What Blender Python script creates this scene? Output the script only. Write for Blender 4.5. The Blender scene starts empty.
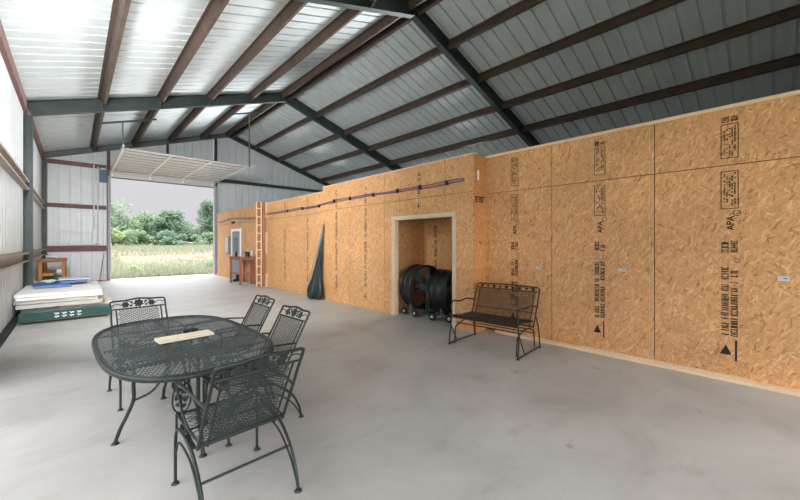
import bpy, bmesh, math, random
from mathutils import Vector, Matrix
R = random.Random(7)
SC = bpy.context.scene
COL = SC.collection
PI = math.pi

# ------------------------------------------------------------------ materials
def srgb(c):
    def f(v):
        v /= 255.0
        return v/12.92 if v <= .04045 else ((v+.055)/1.055)**2.4
    return (f(c[0]), f(c[1]), f(c[2]), 1)

def new_mat(name):
    m = bpy.data.materials.new(name); m.use_nodes = True
    nt = m.node_tree
    return m, nt, nt.nodes['Principled BSDF']

def mat(name, rgb, rough=.6, metal=0, var=.12, scale=6, bump=0, stretch=(1, 1, 1), bscale=None):
    m, nt, b = new_mat(name)
    b.inputs['Roughness'].default_value = rough
    b.inputs['Metallic'].default_value = metal
    tc = nt.nodes.new('ShaderNodeTexCoord')
    mp = nt.nodes.new('ShaderNodeMapping'); mp.inputs['Scale'].default_value = stretch
    nt.links.new(tc.outputs['Object'], mp.inputs['Vector'])
    n = nt.nodes.new('ShaderNodeTexNoise'); n.inputs['Scale'].default_value = scale
    n.inputs['Detail'].default_value = 5
    nt.links.new(mp.outputs['Vector'], n.inputs['Vector'])
    r = nt.nodes.new('ShaderNodeValToRGB')
    c = srgb(rgb)
    r.color_ramp.elements[0].position = .3; r.color_ramp.elements[1].position = .7
    r.color_ramp.elements[0].color = tuple(max(0, v*(1-var)) for v in c[:3])+(1,)
    r.color_ramp.elements[1].color = tuple(min(1, v*(1+var)) for v in c[:3])+(1,)
    nt.links.new(n.outputs['Fac'], r.inputs['Fac'])
    nt.links.new(r.outputs['Color'], b.inputs['Base Color'])
    if bump:
        bp = nt.nodes.new('ShaderNodeBump'); bp.inputs['Strength'].default_value = bump
        bp.inputs['Distance'].default_value = .004
        n2 = nt.nodes.new('ShaderNodeTexNoise'); n2.inputs['Scale'].default_value = bscale or scale*6
        nt.links.new(mp.outputs['Vector'], n2.inputs['Vector'])
        nt.links.new(n2.outputs['Fac'], bp.inputs['Height'])
        nt.links.new(bp.outputs['Normal'], b.inputs['Normal'])
    return m

def osb_mat(name, base, dark, light, sat=1.0):
    """strand board: several layers of stretched cells at different angles, lying in the Y-Z plane (any vertical wall)"""
    m, nt, b = new_mat(name)
    b.inputs['Roughness'].default_value = .62
    N, L = nt.nodes.new, nt.links.new
    tc = N('ShaderNodeTexCoord')
    sep = N('ShaderNodeSeparateXYZ'); L(tc.outputs['Object'], sep.inputs[0])
    add = N('ShaderNodeMath'); add.operation = 'ADD'
    L(sep.outputs['X'], add.inputs[0]); L(sep.outputs['Y'], add.inputs[1])
    comb = N('ShaderNodeCombineXYZ'); L(add.outputs[0], comb.inputs['X']); L(sep.outputs['Z'], comb.inputs['Y'])
    warp = N('ShaderNodeTexNoise'); warp.inputs['Scale'].default_value = 7; L(comb.outputs[0], warp.inputs['Vector'])
    wv = N('ShaderNodeVectorMath'); wv.operation = 'MULTIPLY_ADD'
    wv.inputs[1].default_value = (.035, .035, 0); L(warp.outputs['Color'], wv.inputs[0]); L(comb.outputs[0], wv.inputs[2])
    vals = []
    for i, (ang, sc, st) in enumerate(((20, 13, 4.6), (-38, 15, 4.2), (84, 12, 5.0), (55, 18, 3.8))):
        mp = N('ShaderNodeMapping'); mp.vector_type = 'POINT'
        mp.inputs['Rotation'].default_value = (0, 0, math.radians(ang))
        mp2 = N('ShaderNodeMapping'); mp2.inputs['Scale'].default_value = (sc, sc*st, 1)
        mp2.inputs['Location'].default_value = (i*3.1, i*7.7, 0)
        L(wv.outputs[0], mp.inputs['Vector']); L(mp.outputs[0], mp2.inputs['Vector'])
        v = N('ShaderNodeTexVoronoi'); v.voronoi_dimensions = '2D'; v.inputs['Scale'].default_value = 1
        L(mp2.outputs[0], v.inputs['Vector'])
        s = N('ShaderNodeSeparateColor'); L(v.outputs['Color'], s.inputs[0])
        vals.append(s)
    # pick among the layers with each layer's own second channel
    def mix(fac, a, c):
        mx = N('ShaderNodeMix'); mx.data_type = 'FLOAT'
        L(fac, mx.inputs[0]); L(a, mx.inputs[2]); L(c, mx.inputs[3]); return mx.outputs[0]
    def gt(o, t):
        g = N('ShaderNodeMath'); g.operation = 'GREATER_THAN'; g.inputs[1].default_value = t; L(o, g.inputs[0]); return g.outputs[0]
    x = vals[0].outputs['Red']
    for i, t in ((1, .5), (2, .6), (3, .66)):
        x = mix(gt(vals[i].outputs['Green'], t), x, vals[i].outputs['Red'])
    ramp = N('ShaderNodeValToRGB'); L(x, ramp.inputs['Fac'])
    e = ramp.color_ramp.elements
    e[0].position = 0; e[0].color = srgb(dark); e[1].position = 1; e[1].color = srgb(light)
    k = ramp.color_ramp.elements.new(.10); k.color = srgb(tuple(b_*.93 for b_ in base))
    k = ramp.color_ramp.elements.new(.55); k.color = srgb(base)
    k = ramp.color_ramp.elements.new(.88); k.color = srgb(tuple(min(255, b_*1.06) for b_ in base))
    # dark flecks and slow tone drift
    fl = N('ShaderNodeTexNoise'); fl.inputs['Scale'].default_value = 1.1; fl.inputs['Detail'].default_value = 3
    L(comb.outputs[0], fl.inputs['Vector'])
    mr = N('ShaderNodeMapRange'); mr.inputs['From Min'].default_value = .3; mr.inputs['From Max'].default_value = .7
    mr.inputs['To Min'].default_value = .88; mr.inputs['To Max'].default_value = 1.08
    L(fl.outputs['Fac'], mr.inputs['Value'])
    ml = N('ShaderNodeVectorMath'); ml.operation = 'SCALE'; L(ramp.outputs['Color'], ml.inputs[0]); L(mr.outputs[0], ml.inputs['Scale'])
    L(ml.outputs[0], b.inputs['Base Color'])
    bp = N('ShaderNodeBump'); bp.inputs['Strength'].default_value = .25; bp.inputs['Distance'].default_value = .002
    L(x, bp.inputs['Height']); L(bp.outputs[0], b.inputs['Normal'])
    return m

def concrete_mat():
    m, nt, b = new_mat('concrete')
    N, L = nt.nodes.new, nt.links.new
    tc = N('ShaderNodeTexCoord')
    n1 = N('ShaderNodeTexNoise'); n1.inputs['Scale'].default_value = 1.1; n1.inputs['Detail'].default_value = 9; n1.inputs['Roughness'].default_value = .62
    n1.inputs['Distortion'].default_value = .6
    mp = N('ShaderNodeMapping'); mp.inputs['Rotation'].default_value = (0, 0, .55); mp.inputs['Scale'].default_value = (1, 1.3, 1)
    L(tc.outputs['Object'], mp.inputs['Vector']); L(mp.outputs[0], n1.inputs['Vector'])
    r = N('ShaderNodeValToRGB'); e = r.color_ramp.elements
    e[0].position = .27; e[0].color = srgb((150, 148, 143)); e[1].position = .74; e[1].color = srgb((180, 179, 174))
    k = r.color_ramp.elements.new(.47); k.color = srgb((167, 166, 161))
    L(n1.outputs['Fac'], r.inputs['Fac'])
    # brown worn streaks
    n2 = N('ShaderNodeTexNoise'); n2.inputs['Scale'].default_value = 1.7; n2.inputs['Detail'].default_value = 6; n2.inputs['Roughness'].default_value = .7
    mp2 = N('ShaderNodeMapping'); mp2.inputs['Rotation'].default_value = (0, 0, .75); mp2.inputs['Scale'].default_value = (.9, 2.0, 1); mp2.inputs['Location'].default_value = (4, 2, 0)
    L(tc.outputs['Object'], mp2.inputs['Vector']); L(mp2.outputs[0], n2.inputs['Vector'])
    m2 = N('ShaderNodeMapRange'); m2.inputs['From Min'].default_value = .56; m2.inputs['From Max'].default_value = .74; m2.inputs['To Max'].default_value = .4
    L(n2.outputs['Fac'], m2.inputs['Value'])
    mx = N('ShaderNodeMix'); mx.data_type = 'RGBA'; L(m2.outputs[0], mx.inputs[0]); L(r.outputs[0], mx.inputs[6]); mx.inputs[7].default_value = srgb((132, 122, 108))
    # small dark spots
    n3 = N('ShaderNodeTexNoise'); n3.inputs['Scale'].default_value = 3.1; n3.inputs['Detail'].default_value = 2
    L(tc.outputs['Object'], n3.inputs['Vector'])
    m3 = N('ShaderNodeMapRange'); m3.inputs['From Min'].default_value = .735; m3.inputs['From Max'].default_value = .78; m3.inputs['To Max'].default_value = .55
    L(n3.outputs['Fac'], m3.inputs['Value'])
    mx2 = N('ShaderNodeMix'); mx2.data_type = 'RGBA'; L(m3.outputs[0], mx2.inputs[0]); L(mx.outputs[2], mx2.inputs[6]); mx2.inputs[7].default_value = srgb((80, 78, 74))
    L(mx2.outputs[2], b.inputs['Base Color'])
    rr = N('ShaderNodeMapRange'); rr.inputs['To Min'].default_value = .38; rr.inputs['To Max'].default_value = .62
    L(n1.outputs['Fac'], rr.inputs['Value']); L(rr.outputs[0], b.inputs['Roughness'])
    b.inputs['Specular IOR Level'].default_value = .4
    bp = N('ShaderNodeBump'); bp.inputs['Strength'].default_value = .08; bp.inputs['Distance'].default_value = .01
    L(n1.outputs['Fac'], bp.inputs['Height']); L(bp.outputs[0], b.inputs['Normal'])
    return m

M = dict(
    concrete=concrete_mat(),
    osb=osb_mat('osb', (208, 156, 105), (166, 112, 66), (226, 184, 136)),
    seam=mat('seam_dark', (92, 74, 52), .9),
    sheet=mat('galvalume_sheet', (204, 211, 211), .72, .2, .05, 3, stretch=(1, 1, .2)),
    sheet_wall=mat('white_steel_sheet', (214, 217, 218), .42, .15, .05, 3),
    green=mat('dark_green_steel', (50, 62, 58), .5, .1, .18, 5),
    greyc=mat('grey_green_steel', (96, 102, 97), .5, .1, .15, 5),
    primer=mat('red_iron_primer', (88, 72, 62), .6, .1, .22, 4),
    girt=mat('brown_primer_girt', (122, 88, 82), .6, .1, .2, 4),
    litgirt=mat('lit_girt', (176, 166, 156), .6, .1, .15, 4),  # girt brown paled to carry the light on the left wall
    pine=mat('pine_lumber', (226, 198, 164), .65, 0, .12, 3, stretch=(8, .6, 8)),
    paleside=mat('primed_trim', (204, 190, 166), .6, 0, .06, 3),
    ochre=mat('orange_plywood', (188, 128, 70), .6, 0, .14, 5),
    brownwood=mat('brown_stained_lumber', (146, 92, 66), .6, 0, .2, 4, stretch=(6, 6, .7)),
    iron=mat('green_black_wrought_iron', (40, 50, 47), .42, .35, .25, 20),
    meshiron=mat('grey_green_expanded_metal', (50, 60, 57), .45, .35, .2, 30),
    tablemesh=mat('weathered_grey_expanded_metal', (82, 92, 93), .42, .3, .35, 4),
    bronze=mat('dark_bronze_iron', (48, 40, 32), .5, .35, .25, 20),
    black=mat('black_paint', (22, 26, 26), .4, .2, .3, 10),
    blackplastic=mat('black_plastic', (20, 21, 22), .35, 0, .2, 10),
    fangreen=mat('dull_green_bracket', (92, 112, 106), .45, .3, .2, 10),
    white=mat('white_paint', (236, 236, 234), .45, 0, .03),
    lightgrey=mat('light_grey_paint', (196, 198, 200), .45, .1, .05),
    jambgrey=mat('mauve_grey_jamb', (164, 160, 166), .5, 0, .05),
    postwood=mat('weathered_brown_post', (150, 102, 66), .6, 0, .15, 4, stretch=(6, 6, .7)),
    skinshade=mat('shaded_door_skin', (120, 112, 110), .5),  # door skin darkened for the shadow lines between its ribs
    grey=mat('grey_paint', (128, 132, 136), .5, .1, .1),
    bluebox=mat('slate_blue_box', (76, 96, 116), .45, .2, .1),
    ink=mat('black_stamp_ink', (28, 28, 27), .8, 0, .35, 60),
    foam=mat('white_foam_board', (232, 231, 226), .8, 0, .03, 4),
    foamedge=mat('foam_edge_white', (192, 188, 180), .85, 0, .12, 30, stretch=(1, 1, 6)),
    bluefoam=mat('blue_foam_board', (88, 124, 172), .7, 0, .14, 6),
    greenwrap=mat('dark_green_wrap', (12, 62, 56), .4, 0, .2, 8),
    greentarp=mat('dark_green_canopy_cloth', (24, 42, 38), .5, 0, .3, 9, bump=.4),
    purple=mat('purple_pipe', (104, 76, 112), .4, 0, .1),
    bluepipe=mat('blue_pipe', (72, 80, 128), .4, 0, .1),
    cream=mat('cream_board', (226, 216, 188), .7, 0, .07, 5),
    beige=mat('beige_pallet_wood', (206, 196, 176), .7, 0, .1, 6),
    doorpanel=mat('overhead_door_skin', (206, 202, 202), .42, .1, .04),
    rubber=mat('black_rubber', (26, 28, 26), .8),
    reds=mat('red_handle', (176, 66, 58), .5),
    amber=mat('amber_bottle', (120, 70, 36), .3),
    bark=mat('bark', (92, 84, 72), .9, 0, .2, 6),
    soil=mat('reddish_soil', (146, 120, 106), .95, 0, .2, 2),
)

def leaf_mat(name, rgb):
    m, nt, b = new_mat(name)
    b.inputs['Roughness'].default_value = .6
    g = nt.nodes.new('ShaderNodeNewGeometry')
    r = nt.nodes.new('ShaderNodeValToRGB'); c = srgb(rgb)
    r.color_ramp.elements[0].color = (c[0]*.6, c[1]*.62, c[2]*.6, 1)
    r.color_ramp.elements[1].color = (min(1, c[0]*1.35), min(1, c[1]*1.3), min(1, c[2]*1.3), 1)
    nt.links.new(g.outputs['Random Per Island'], r.inputs['Fac'])
    nt.links.new(r.outputs['Color'], b.inputs['Base Color'])
    tr = nt.nodes.new('ShaderNodeBsdfTranslucent'); nt.links.new(r.outputs['Color'], tr.inputs['Color'])
    mx = nt.nodes.new('ShaderNodeMixShader'); mx.inputs[0].default_value = .35
    out = nt.nodes['Material Output']
    nt.links.new(b.outputs[0], mx.inputs[1]); nt.links.new(tr.outputs[0], mx.inputs[2]); nt.links.new(mx.outputs[0], out.inputs[0])
    return m
M['leaf_a'] = leaf_mat('green_foliage', (142, 168, 134))
M['leaf_b'] = leaf_mat('pale_green_foliage', (172, 192, 142))
M['leaf_c'] = leaf_mat('deep_green_foliage', (126, 154, 128))
M['grass'] = leaf_mat('dry_grass_blades', (160, 166, 142))
def ground_mat():
    m, nt, b = new_mat('grassy_ground')
    N, L = nt.nodes.new, nt.links.new
    b.inputs['Roughness'].default_value = .95
    tc = N('ShaderNodeTexCoord'); mp = N('ShaderNodeMapping'); mp.inputs['Scale'].default_value = (.25, 1, 1)
    L(tc.outputs['Object'], mp.inputs[0])
    n = N('ShaderNodeTexNoise'); n.inputs['Scale'].default_value = .5; n.inputs['Detail'].default_value = 8; L(mp.outputs[0], n.inputs['Vector'])
    r = N('ShaderNodeValToRGB'); e = r.color_ramp.elements
    e[0].position = .38; e[0].color = srgb((120, 126, 98)); e[1].position = .62; e[1].color = srgb((136, 128, 108))
    L(n.outputs['Fac'], r.inputs['Fac']); L(r.outputs[0], b.inputs['Base Color'])
    return m
M['ground'] = ground_mat()

# ------------------------------------------------------------------ geometry helpers
class MB:
    def __init__(s): s.v = []; s.f = []; s.sm = []
    def add(s, vs, fs, smooth=False):
        o = len(s.v); s.v += [tuple(p) for p in vs]
        s.f += [tuple(o+i for i in f) for f in fs]; s.sm += [smooth]*len(fs); return s
    def box(s, a, b, mtx=None):
        (x0, y0, z0), (x1, y1, z1) = a, b
        vs = [Vector(p) for p in ((x0, y0, z0), (x1, y0, z0), (x1, y1, z0), (x0, y1, z0), (x0, y0, z1), (x1, y0, z1), (x1, y1, z1), (x0, y1, z1))]
        if mtx: vs = [mtx @ p for p in vs]
        return s.add(vs, [(0, 3, 2, 1), (4, 5, 6, 7), (0, 1, 5, 4), (1, 2, 6, 5), (2, 3, 7, 6), (3, 0, 4, 7)])
    def cbox(s, c, d, rz=0, rx=0, ry=0):
        mtx = Matrix.Translation(c) @ Matrix.Rotation(rz, 4, 'Z') @ Matrix.Rotation(ry, 4, 'Y') @ Matrix.Rotation(rx, 4, 'X')
        return s.box((-d[0]/2, -d[1]/2, -d[2]/2), (d[0]/2, d[1]/2, d[2]/2), mtx)
    def beam(s, p, q, w, t, up=(0, 0, 1)):
        """bar from p to q, width w (sideways), thickness t (along up)"""
        p, q = Vector(p), Vector(q); d = (q-p); L = d.length; d.normalize()
        u = Vector(up); sd = d.cross(u).normalized(); u = sd.cross(d).normalized()
        vs = []
        for e in (p, q):
            for a, b in ((-1, -1), (1, -1), (1, 1), (-1, 1)): vs.append(e+sd*(a*w/2)+u*(b*t/2))
        return s.add(vs, [(0, 1, 2, 3)[::-1], (4, 5, 6, 7), (0, 1, 5, 4), (1, 2, 6, 5), (2, 3, 7, 6), (3, 0, 4, 7)])
    def tube(s, pts, r, n=8, closed=False, cap=True, radii=None):
        pts = [Vector(p) for p in pts]; m = len(pts); rings = []
        prev = None
        for i, p in enumerate(pts):
            if closed: t = (pts[(i+1) % m]-pts[i-1])
            else: t = pts[min(i+1, m-1)]-pts[max(i-1, 0)]
            t.normalize()
            if prev is None:
                a = Vector((0, 0, 1)) if abs(t.z) < .9 else Vector((1, 0, 0))
                u = t.cross(a).normalized()
            else:
                u = (prev-t*prev.dot(t)); u = u.normalized() if u.length > 1e-6 else t.orthogonal().normalized()
            prev = u; w = t.cross(u); rr = radii[i] if radii else r
            rings.append([p+(u*math.cos(2*PI*k/n)+w*math.sin(2*PI*k/n))*rr for k in range(n)])
        vs = [q for rg in rings for q in rg]; fs = []
        for i in range(m if closed else m-1):
            j = (i+1) % m
            for k in range(n): fs.append((i*n+k, i*n+(k+1) % n, j*n+(k+1) % n, j*n+k))
        s.add(vs, fs, True)
        if cap and not closed:
            s.add(rings[0], [tuple(range(n))[::-1]]); s.add(rings[-1], [tuple(range(n))])
        return s
    def disc(s, c, r, h, n=14, mtx=None, r2=None):
        r2 = r if r2 is None else r2
        vs = [Vector((math.cos(2*PI*k/n)*r, math.sin(2*PI*k/n)*r, 0)) for k in range(n)]+[Vector((math.cos(2*PI*k/n)*r2, math.sin(2*PI*k/n)*r2, h)) for k in range(n)]
        T = Matrix.Translation(c) @ (mtx if mtx else Matrix())
        vs = [T @ p for p in vs]
        s.add(vs, [(k, (k+1) % n, n+(k+1) % n, n+k) for k in range(n)], True)
        s.add(vs[:n], [tuple(range(n))[::-1]]); s.add(vs[n:], [tuple(range(n))]); return s
    def lathe(s, prof, c=(0, 0, 0), n=16, mtx=None):
        T = Matrix.Translation(c) @ (mtx if mtx else Matrix())
        vs = [T @ Vector((r*math.cos(2*PI*k/n), r*math.sin(2*PI*k/n), z)) for r, z in prof for k in range(n)]
        fs = [(i*n+k, i*n+(k+1) % n, (i+1)*n+(k+1) % n, (i+1)*n+k) for i in range(len(prof)-1) for k in range(n)]
        s.add(vs, fs, True); return s
    def build(s, name, m, parent=None, loc=None, rz=0):
        me = bpy.data.meshes.new(name); me.from_pydata(s.v, [], s.f)
        me.polygons.foreach_set('use_smooth', s.sm); me.materials.append(M[m] if isinstance(m, str) else m); me.update()
        o = bpy.data.objects.new(name, me); COL.objects.link(o)
        if parent: o.parent = parent
        if loc: o.location = loc
        if rz: o.rotation_euler.z = rz
        return o

def tag(o, label=None, cat=None, group=None, kind=None):
    if label: o['label'] = label
    if cat: o['category'] = cat
    if group: o['group'] = group
    if kind: o['kind'] = kind
    return o
def thing(name, label, cat, loc=(0, 0, 0), rz=0, group=None, kind=None):
    o = bpy.data.objects.new(name, None); COL.objects.link(o)
    o.location = loc; o.rotation_euler.z = rz; o.empty_display_size = .1
    return tag(o, label, cat, group, kind)
def struct(o): o['kind'] = 'structure'; return o
def copy_tree(o, parent=None):
    c = o.copy(); COL.objects.link(c)
    if parent: c.parent = parent
    for ch in list(o.children): copy_tree(ch, c)
    return c
def bez(pts, n=10):
    """Catmull-Rom through points"""
    P = [Vector(p) for p in pts]; out = []
    for i in range(len(P)-1):
        p0 = P[max(i-1, 0)]; p1 = P[i]; p2 = P[i+1]; p3 = P[min(i+2, len(P)-1)]
        for k in range(n):
            t = k/n
            out.append(.5*((2*p1)+(-p0+p2)*t+(2*p0-5*p1+4*p2-p3)*t*t+(-p0+3*p1-3*p2+p3)*t**3))
    out.append(P[-1]); return out

# ------------------------------------------------------------------ building dimensions
XL, XR, XE = -.87, 5.63, 12.13          # left wall sheet, ridge, right wall sheet
YG, YF = 18.62, -2.0                    # far gable sheet, near end
F = (-.85, 5.6, 12.13)                  # portal frames
ZE, ZR = 4.87, 6.99                     # underside of roof sheets at eave and ridge
SL = (ZR-ZE)/(XR-XL)
X1, X2 = 5.282, 4.911                   # strand-board walls (recessed near part, projecting far part)
YS = 3.44
def roofz(x): return ZR-abs(x-XR)*SL

def rib_profile(a0, a1, pitch=.32, phase=0):
    """(position, outward offset) list across a ribbed steel sheet"""
    out = []; k = math.floor((a0-phase)/pitch)-1
    while phase+k*pitch < a1+pitch:
        c = phase+k*pitch
        for d, o in ((-.028, 0), (-.018, .044), (.018, .044), (.028, 0), (.116, 0), (.124, .0025), (.134, .0025), (.142, 0), (.186, 0), (.194, .0025), (.204, .0025), (.212, 0)):
            out.append((c+d, o))
        k += 1
    out = [(min(max(a, a0), a1), o) for a, o in out if a0-.05 < a < a1+.05]
    return out

# floor
MB().box((XL-.1, YF, -.15), (XE+.1, YG+.35, 0)).build('floor', 'concrete')['kind'] = 'structure'

# roof slopes (ribs run down the slope)
def roof_slope(side):
    m = MB(); xe = XL if side < 0 else XE
    nrm = Vector((side*SL, 0, 1)).normalized(); pr = rib_profile(YF, YG)
    vs = []
    for y, o in pr:
        for x in (XR, xe):
            p = Vector((x, y, roofz(x)))+nrm*o; vs.append(p)
    for y, o in pr:
        for x in (XR, xe):
            vs.append(Vector((x, y, roofz(x)))+nrm*(o+.012))
    n = len(pr); fs = []
    for i in range(n-1):
        fs.append((2*i, 2*i+1, 2*i+3, 2*i+2)); fs.append((2*n+2*i+2, 2*n+2*i+3, 2*n+2*i+1, 2*n+2*i))
    m.add(vs, fs); return struct(m.build('ceiling', 'sheet'))
roof_slope(-1); roof_slope(1)

# wall sheets
def wall_sheet(name, p0, p1, out, z0, ztop, holes=(), matn='sheet_wall', phase=0):
    """vertical sheet from p0 to p1 (xy); out = outward direction; ztop(x,y); holes (a0,a1,z0,z1) along the run"""
    p0, p1, out = Vector(p0), Vector(p1), Vector(out); d = (p1-p0); L = d.length; d /= L
    cuts = sorted({0, L}|{h for H in holes for h in H[:2]})
    m = MB()
    for a, b in zip(cuts[:-1], cuts[1:]):
        spans = [(z0, None)]
        for H in holes:
            if H[0] <= a+1e-6 and b <= H[1]+1e-6:
                spans = [(H[3], None)]+([(z0, H[2])] if H[2] > z0 else [])
        pf = rib_profile(a, b, phase=phase)
        for zb, zt in spans:
            vs = []; fs = []; n = len(pf)
            for off in (0, .012):
                for t, o in pf:
                    q = p0+d*t+out*(o+off); base = p0+d*t
                    top = ztop(base.x, base.y) if zt is None else zt
                    vs += [(q.x, q.y, zb), (q.x, q.y, top)]
            for i in range(n-1):
                fs.append((2*i, 2*i+2, 2*i+3, 2*i+1)); fs.append((2*n+2*i, 2*n+2*i+1, 2*n+2*i+3, 2*n+2*i+2))
            m.add(vs, fs)
    return struct(m.build(name, matn))
wall_sheet('wall_left', (XL, 5.75, 0), (XL, YG, 0), (-1, 0, 0), 0, lambda x, y: ZE)
wall_sheet('wall_back', (XL, YG, 0), (XE, YG, 0), (0, 1, 0), 0, lambda x, y: roofz(x), holes=((1.09-XL, 4.97-XL, 0, 4.25),), phase=.12)
wall_sheet('wall_right', (XE, YF, 0), (XE, YG, 0), (1, 0, 0), 0, lambda x, y: ZE)
wall_sheet('wall_front', (XL, YF, 0), (XE, YF, 0), (0, -1, 0), 0, lambda x, y: roofz(x), holes=((.07, 6.0, 0, 3.1),))
wall_sheet('wall_left_header', (XL, YF, 3.1), (XL, 5.75, 3.1), (-1, 0, 0), 3.1, lambda x, y: ZE)

# ------------------------------------------------------------------ strand-board walls
def osb_panels(m, axis, pos, a0, a1, z0, z1, seams, zseam, th=.011, gap=.009, face=-1):
    """panels between seams; axis 'x' = plane of constant x"""
    cuts = [a0]+[s for s in sorted(seams) if a0+.02 < s < a1-.02]+[a1]
    zs = [z0]+([zseam] if zseam and z0 < zseam < z1 else [])+[z1]
    for a, b in zip(cuts[:-1], cuts[1:]):
        for c, d in zip(zs[:-1], zs[1:]):
            ga = gap/2 if a != a0 else 0; gb = gap/2 if b != a1 else 0
            gc = gap/2 if c != z0 else 0; gd = gap/2 if d != z1 else 0
            if axis == 'x': m.box((min(pos, pos-face*th), a+ga, c+gc), (max(pos, pos-face*th), b-gb, d-gd))
            else: m.box((a+ga, min(pos, pos-face*th), c+gc), (b-gb, max(pos, pos-face*th), d-gd))
    return m
ZT1, ZT2, ZT3 = 2.985, 3.01, 2.89
OY0, OY1, OZ = 3.88, 5.44, 2.0           # closet opening
w = MB(); osb_panels(w, 'x', X1, YF, YS, .03, ZT1, (-1.55, -.27, 1.01, 2.29), 2.365)
wr = struct(w.build('wall_right_near', 'osb'))
struct(MB().box((X1+.0115, YF, 0), (X1+.10, YS, ZT1)).build('wall_right_near_backing', 'seam'))
w = MB()
osb_panels(w, 'x', X2, YS, OY0, 0, ZT2, (), 2.38)
osb_panels(w, 'x', X2, OY0, OY1, OZ, ZT2, (4.06,), 2.38)
osb_panels(w, 'x', X2, OY1, 8.3, 0, ZT2, (5.75, 7.04), 2.38)
osb_panels(w, 'x', X2, 8.3, 17.75, 0, ZT3, (9.6, 10.9, 12.2, 13.5, 14.8, 16.1, 17.4), 2.33)
struct(w.build('wall_right_far', 'osb'))
w = MB(); w.box((X2+.0115, YS+.012, 0), (X2+.10, OY0, ZT2)); w.box((X2+.0115, OY0, OZ), (X2+.10, OY1, ZT2)); w.box((X2+.0115, OY1, 0), (X2+.10, 8.3, ZT2)); w.box((X2+.0115, 8.3, 0), (X2+.10, 17.75, ZT3))
struct(w.build('wall_right_far_backing', 'seam'))
# end face of the projecting part
w = MB(); w.box((X2, YS-.011, 0), (X1-.001, YS, 1.55)); w.box((X2, YS-.011, 1.556), (X1-.001, YS, 2.29)); w.box((X2, YS-.011, 2.30), (X1-.001, YS, ZT2-.01))
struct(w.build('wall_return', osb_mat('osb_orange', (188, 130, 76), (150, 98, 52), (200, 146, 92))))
# closet
w = MB(); osb_panels(w, 'x', 5.95, YS+.1, 5.65, 0, 2.5, (4.75,), None)
osb_panels(w, 'y', 5.55, X2+.1, 5.95, 0, 2.5, (), None, face=-1)
osb_panels(w, 'y', YS+.1, X2+.1, 5.95, 0, 2.5, (), None, face=1)
struct(w.build('wall_closet', 'osb'))
struct(MB().box((X2+.1, YS, 2.5), (5.96, 5.6, 2.52)).build('ceiling_closet', 'osb'))
# deck over the enclosed rooms
w = MB(); w.box((X1+.11, YF, 2.86), (XE, YS, 2.88)); w.box((X2+.11, YS, 2.86), (XE, YG, 2.88)); struct(w.build('ceiling_loft', 'lightgrey'))
# caps, plates and door casing
struct(MB().box((X1-.022, YF, ZT1), (X1+.1, YS, ZT1+.04)).build('trim_1', 'pine'))
struct(MB().box((X2-.012, YS-.012, ZT2), (X2+.1, 8.3, ZT2+.018)).build('trim_2', 'pine'))
struct(MB().box((X2-.008, 8.3, ZT3), (X2+.1, 17.75, ZT3+.014)).build('trim_3', 'pine'))
w = MB(); w.box((X1-.105, YF, 0), (X1-.002, 3.2, .038)); struct(w.build('baseboard_right', 'pine'))
tag(MB().box((X1-.075, .18, .039), (X1-.012, 1.9, .057)).build('lumber_strip', 'pine'), 'thin pale wood strip lying on the bottom plate along the right wall', 'wood strip')
dr = thing('door_1', None, None, kind='structure')
c = MB()
c.box((X2-.018, OY1, 0), (X2-.001, OY1+.06, OZ+.06)); c.box((X2-.018, OY0-.06, 0), (X2-.001, OY0, OZ+.06)); c.box((X2-.018, OY0, OZ), (X2-.001, OY1, OZ+.06))
c.build('casing', 'paleside', dr)
c = MB(); c.box((X2-.001, OY1-.018, 0), (X2+.11, OY1, OZ)); c.box((X2-.001, OY0, 0), (X2+.11, OY0+.018, OZ)); c.box((X2-.001, OY0+.018, OZ-.018), (X2+.11, OY1-.018, OZ))
c.build('jamb', 'pine', dr)
# dark strip standing for the shaded gap at the left wall's foot
struct(MB().box((XL, 5.75, 0), (XL+.10, YG, .05)).build('gap_shade_left', 'rubber'))

# ------------------------------------------------------------------ steel frame
def i_section(m, p, q, depth, width, up, tf=.012, tw=.008):
    p, q, u = Vector(p), Vector(q), Vector(up)
    m.beam(p+u*(depth/2-tf/2), q+u*(depth/2-tf/2), width, tf, up)
    m.beam(p-u*(depth/2-tf/2), q-u*(depth/2-tf/2), width, tf, up)
    m.beam(p, q, tw, depth-2*tf, up)
for yf in F:
    for sd, xe in ((-1, XL), (1, XE)):
        n = Vector((sd*SL, 0, 1)).normalized(); dp = .33
        e = Vector((xe-sd*.02, yf, roofz(xe)))-n*(dp/2+.002); r = Vector((XR, yf, ZR))-Vector((0, 0, dp/2*1.02))
        m = MB(); i_section(m, e, r, dp, .15, n); struct(m.build('roof_rafter', 'green'))
        # haunch plates at ridge are part of the rafter; the column below the eave
        xc = xe-sd*.076
        m = MB(); i_section(m, (xc, yf, 0), (xc, yf, ZE-.3), .15, .2, (1, 0, 0)); struct(m.build('steel_column', 'green'))
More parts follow.
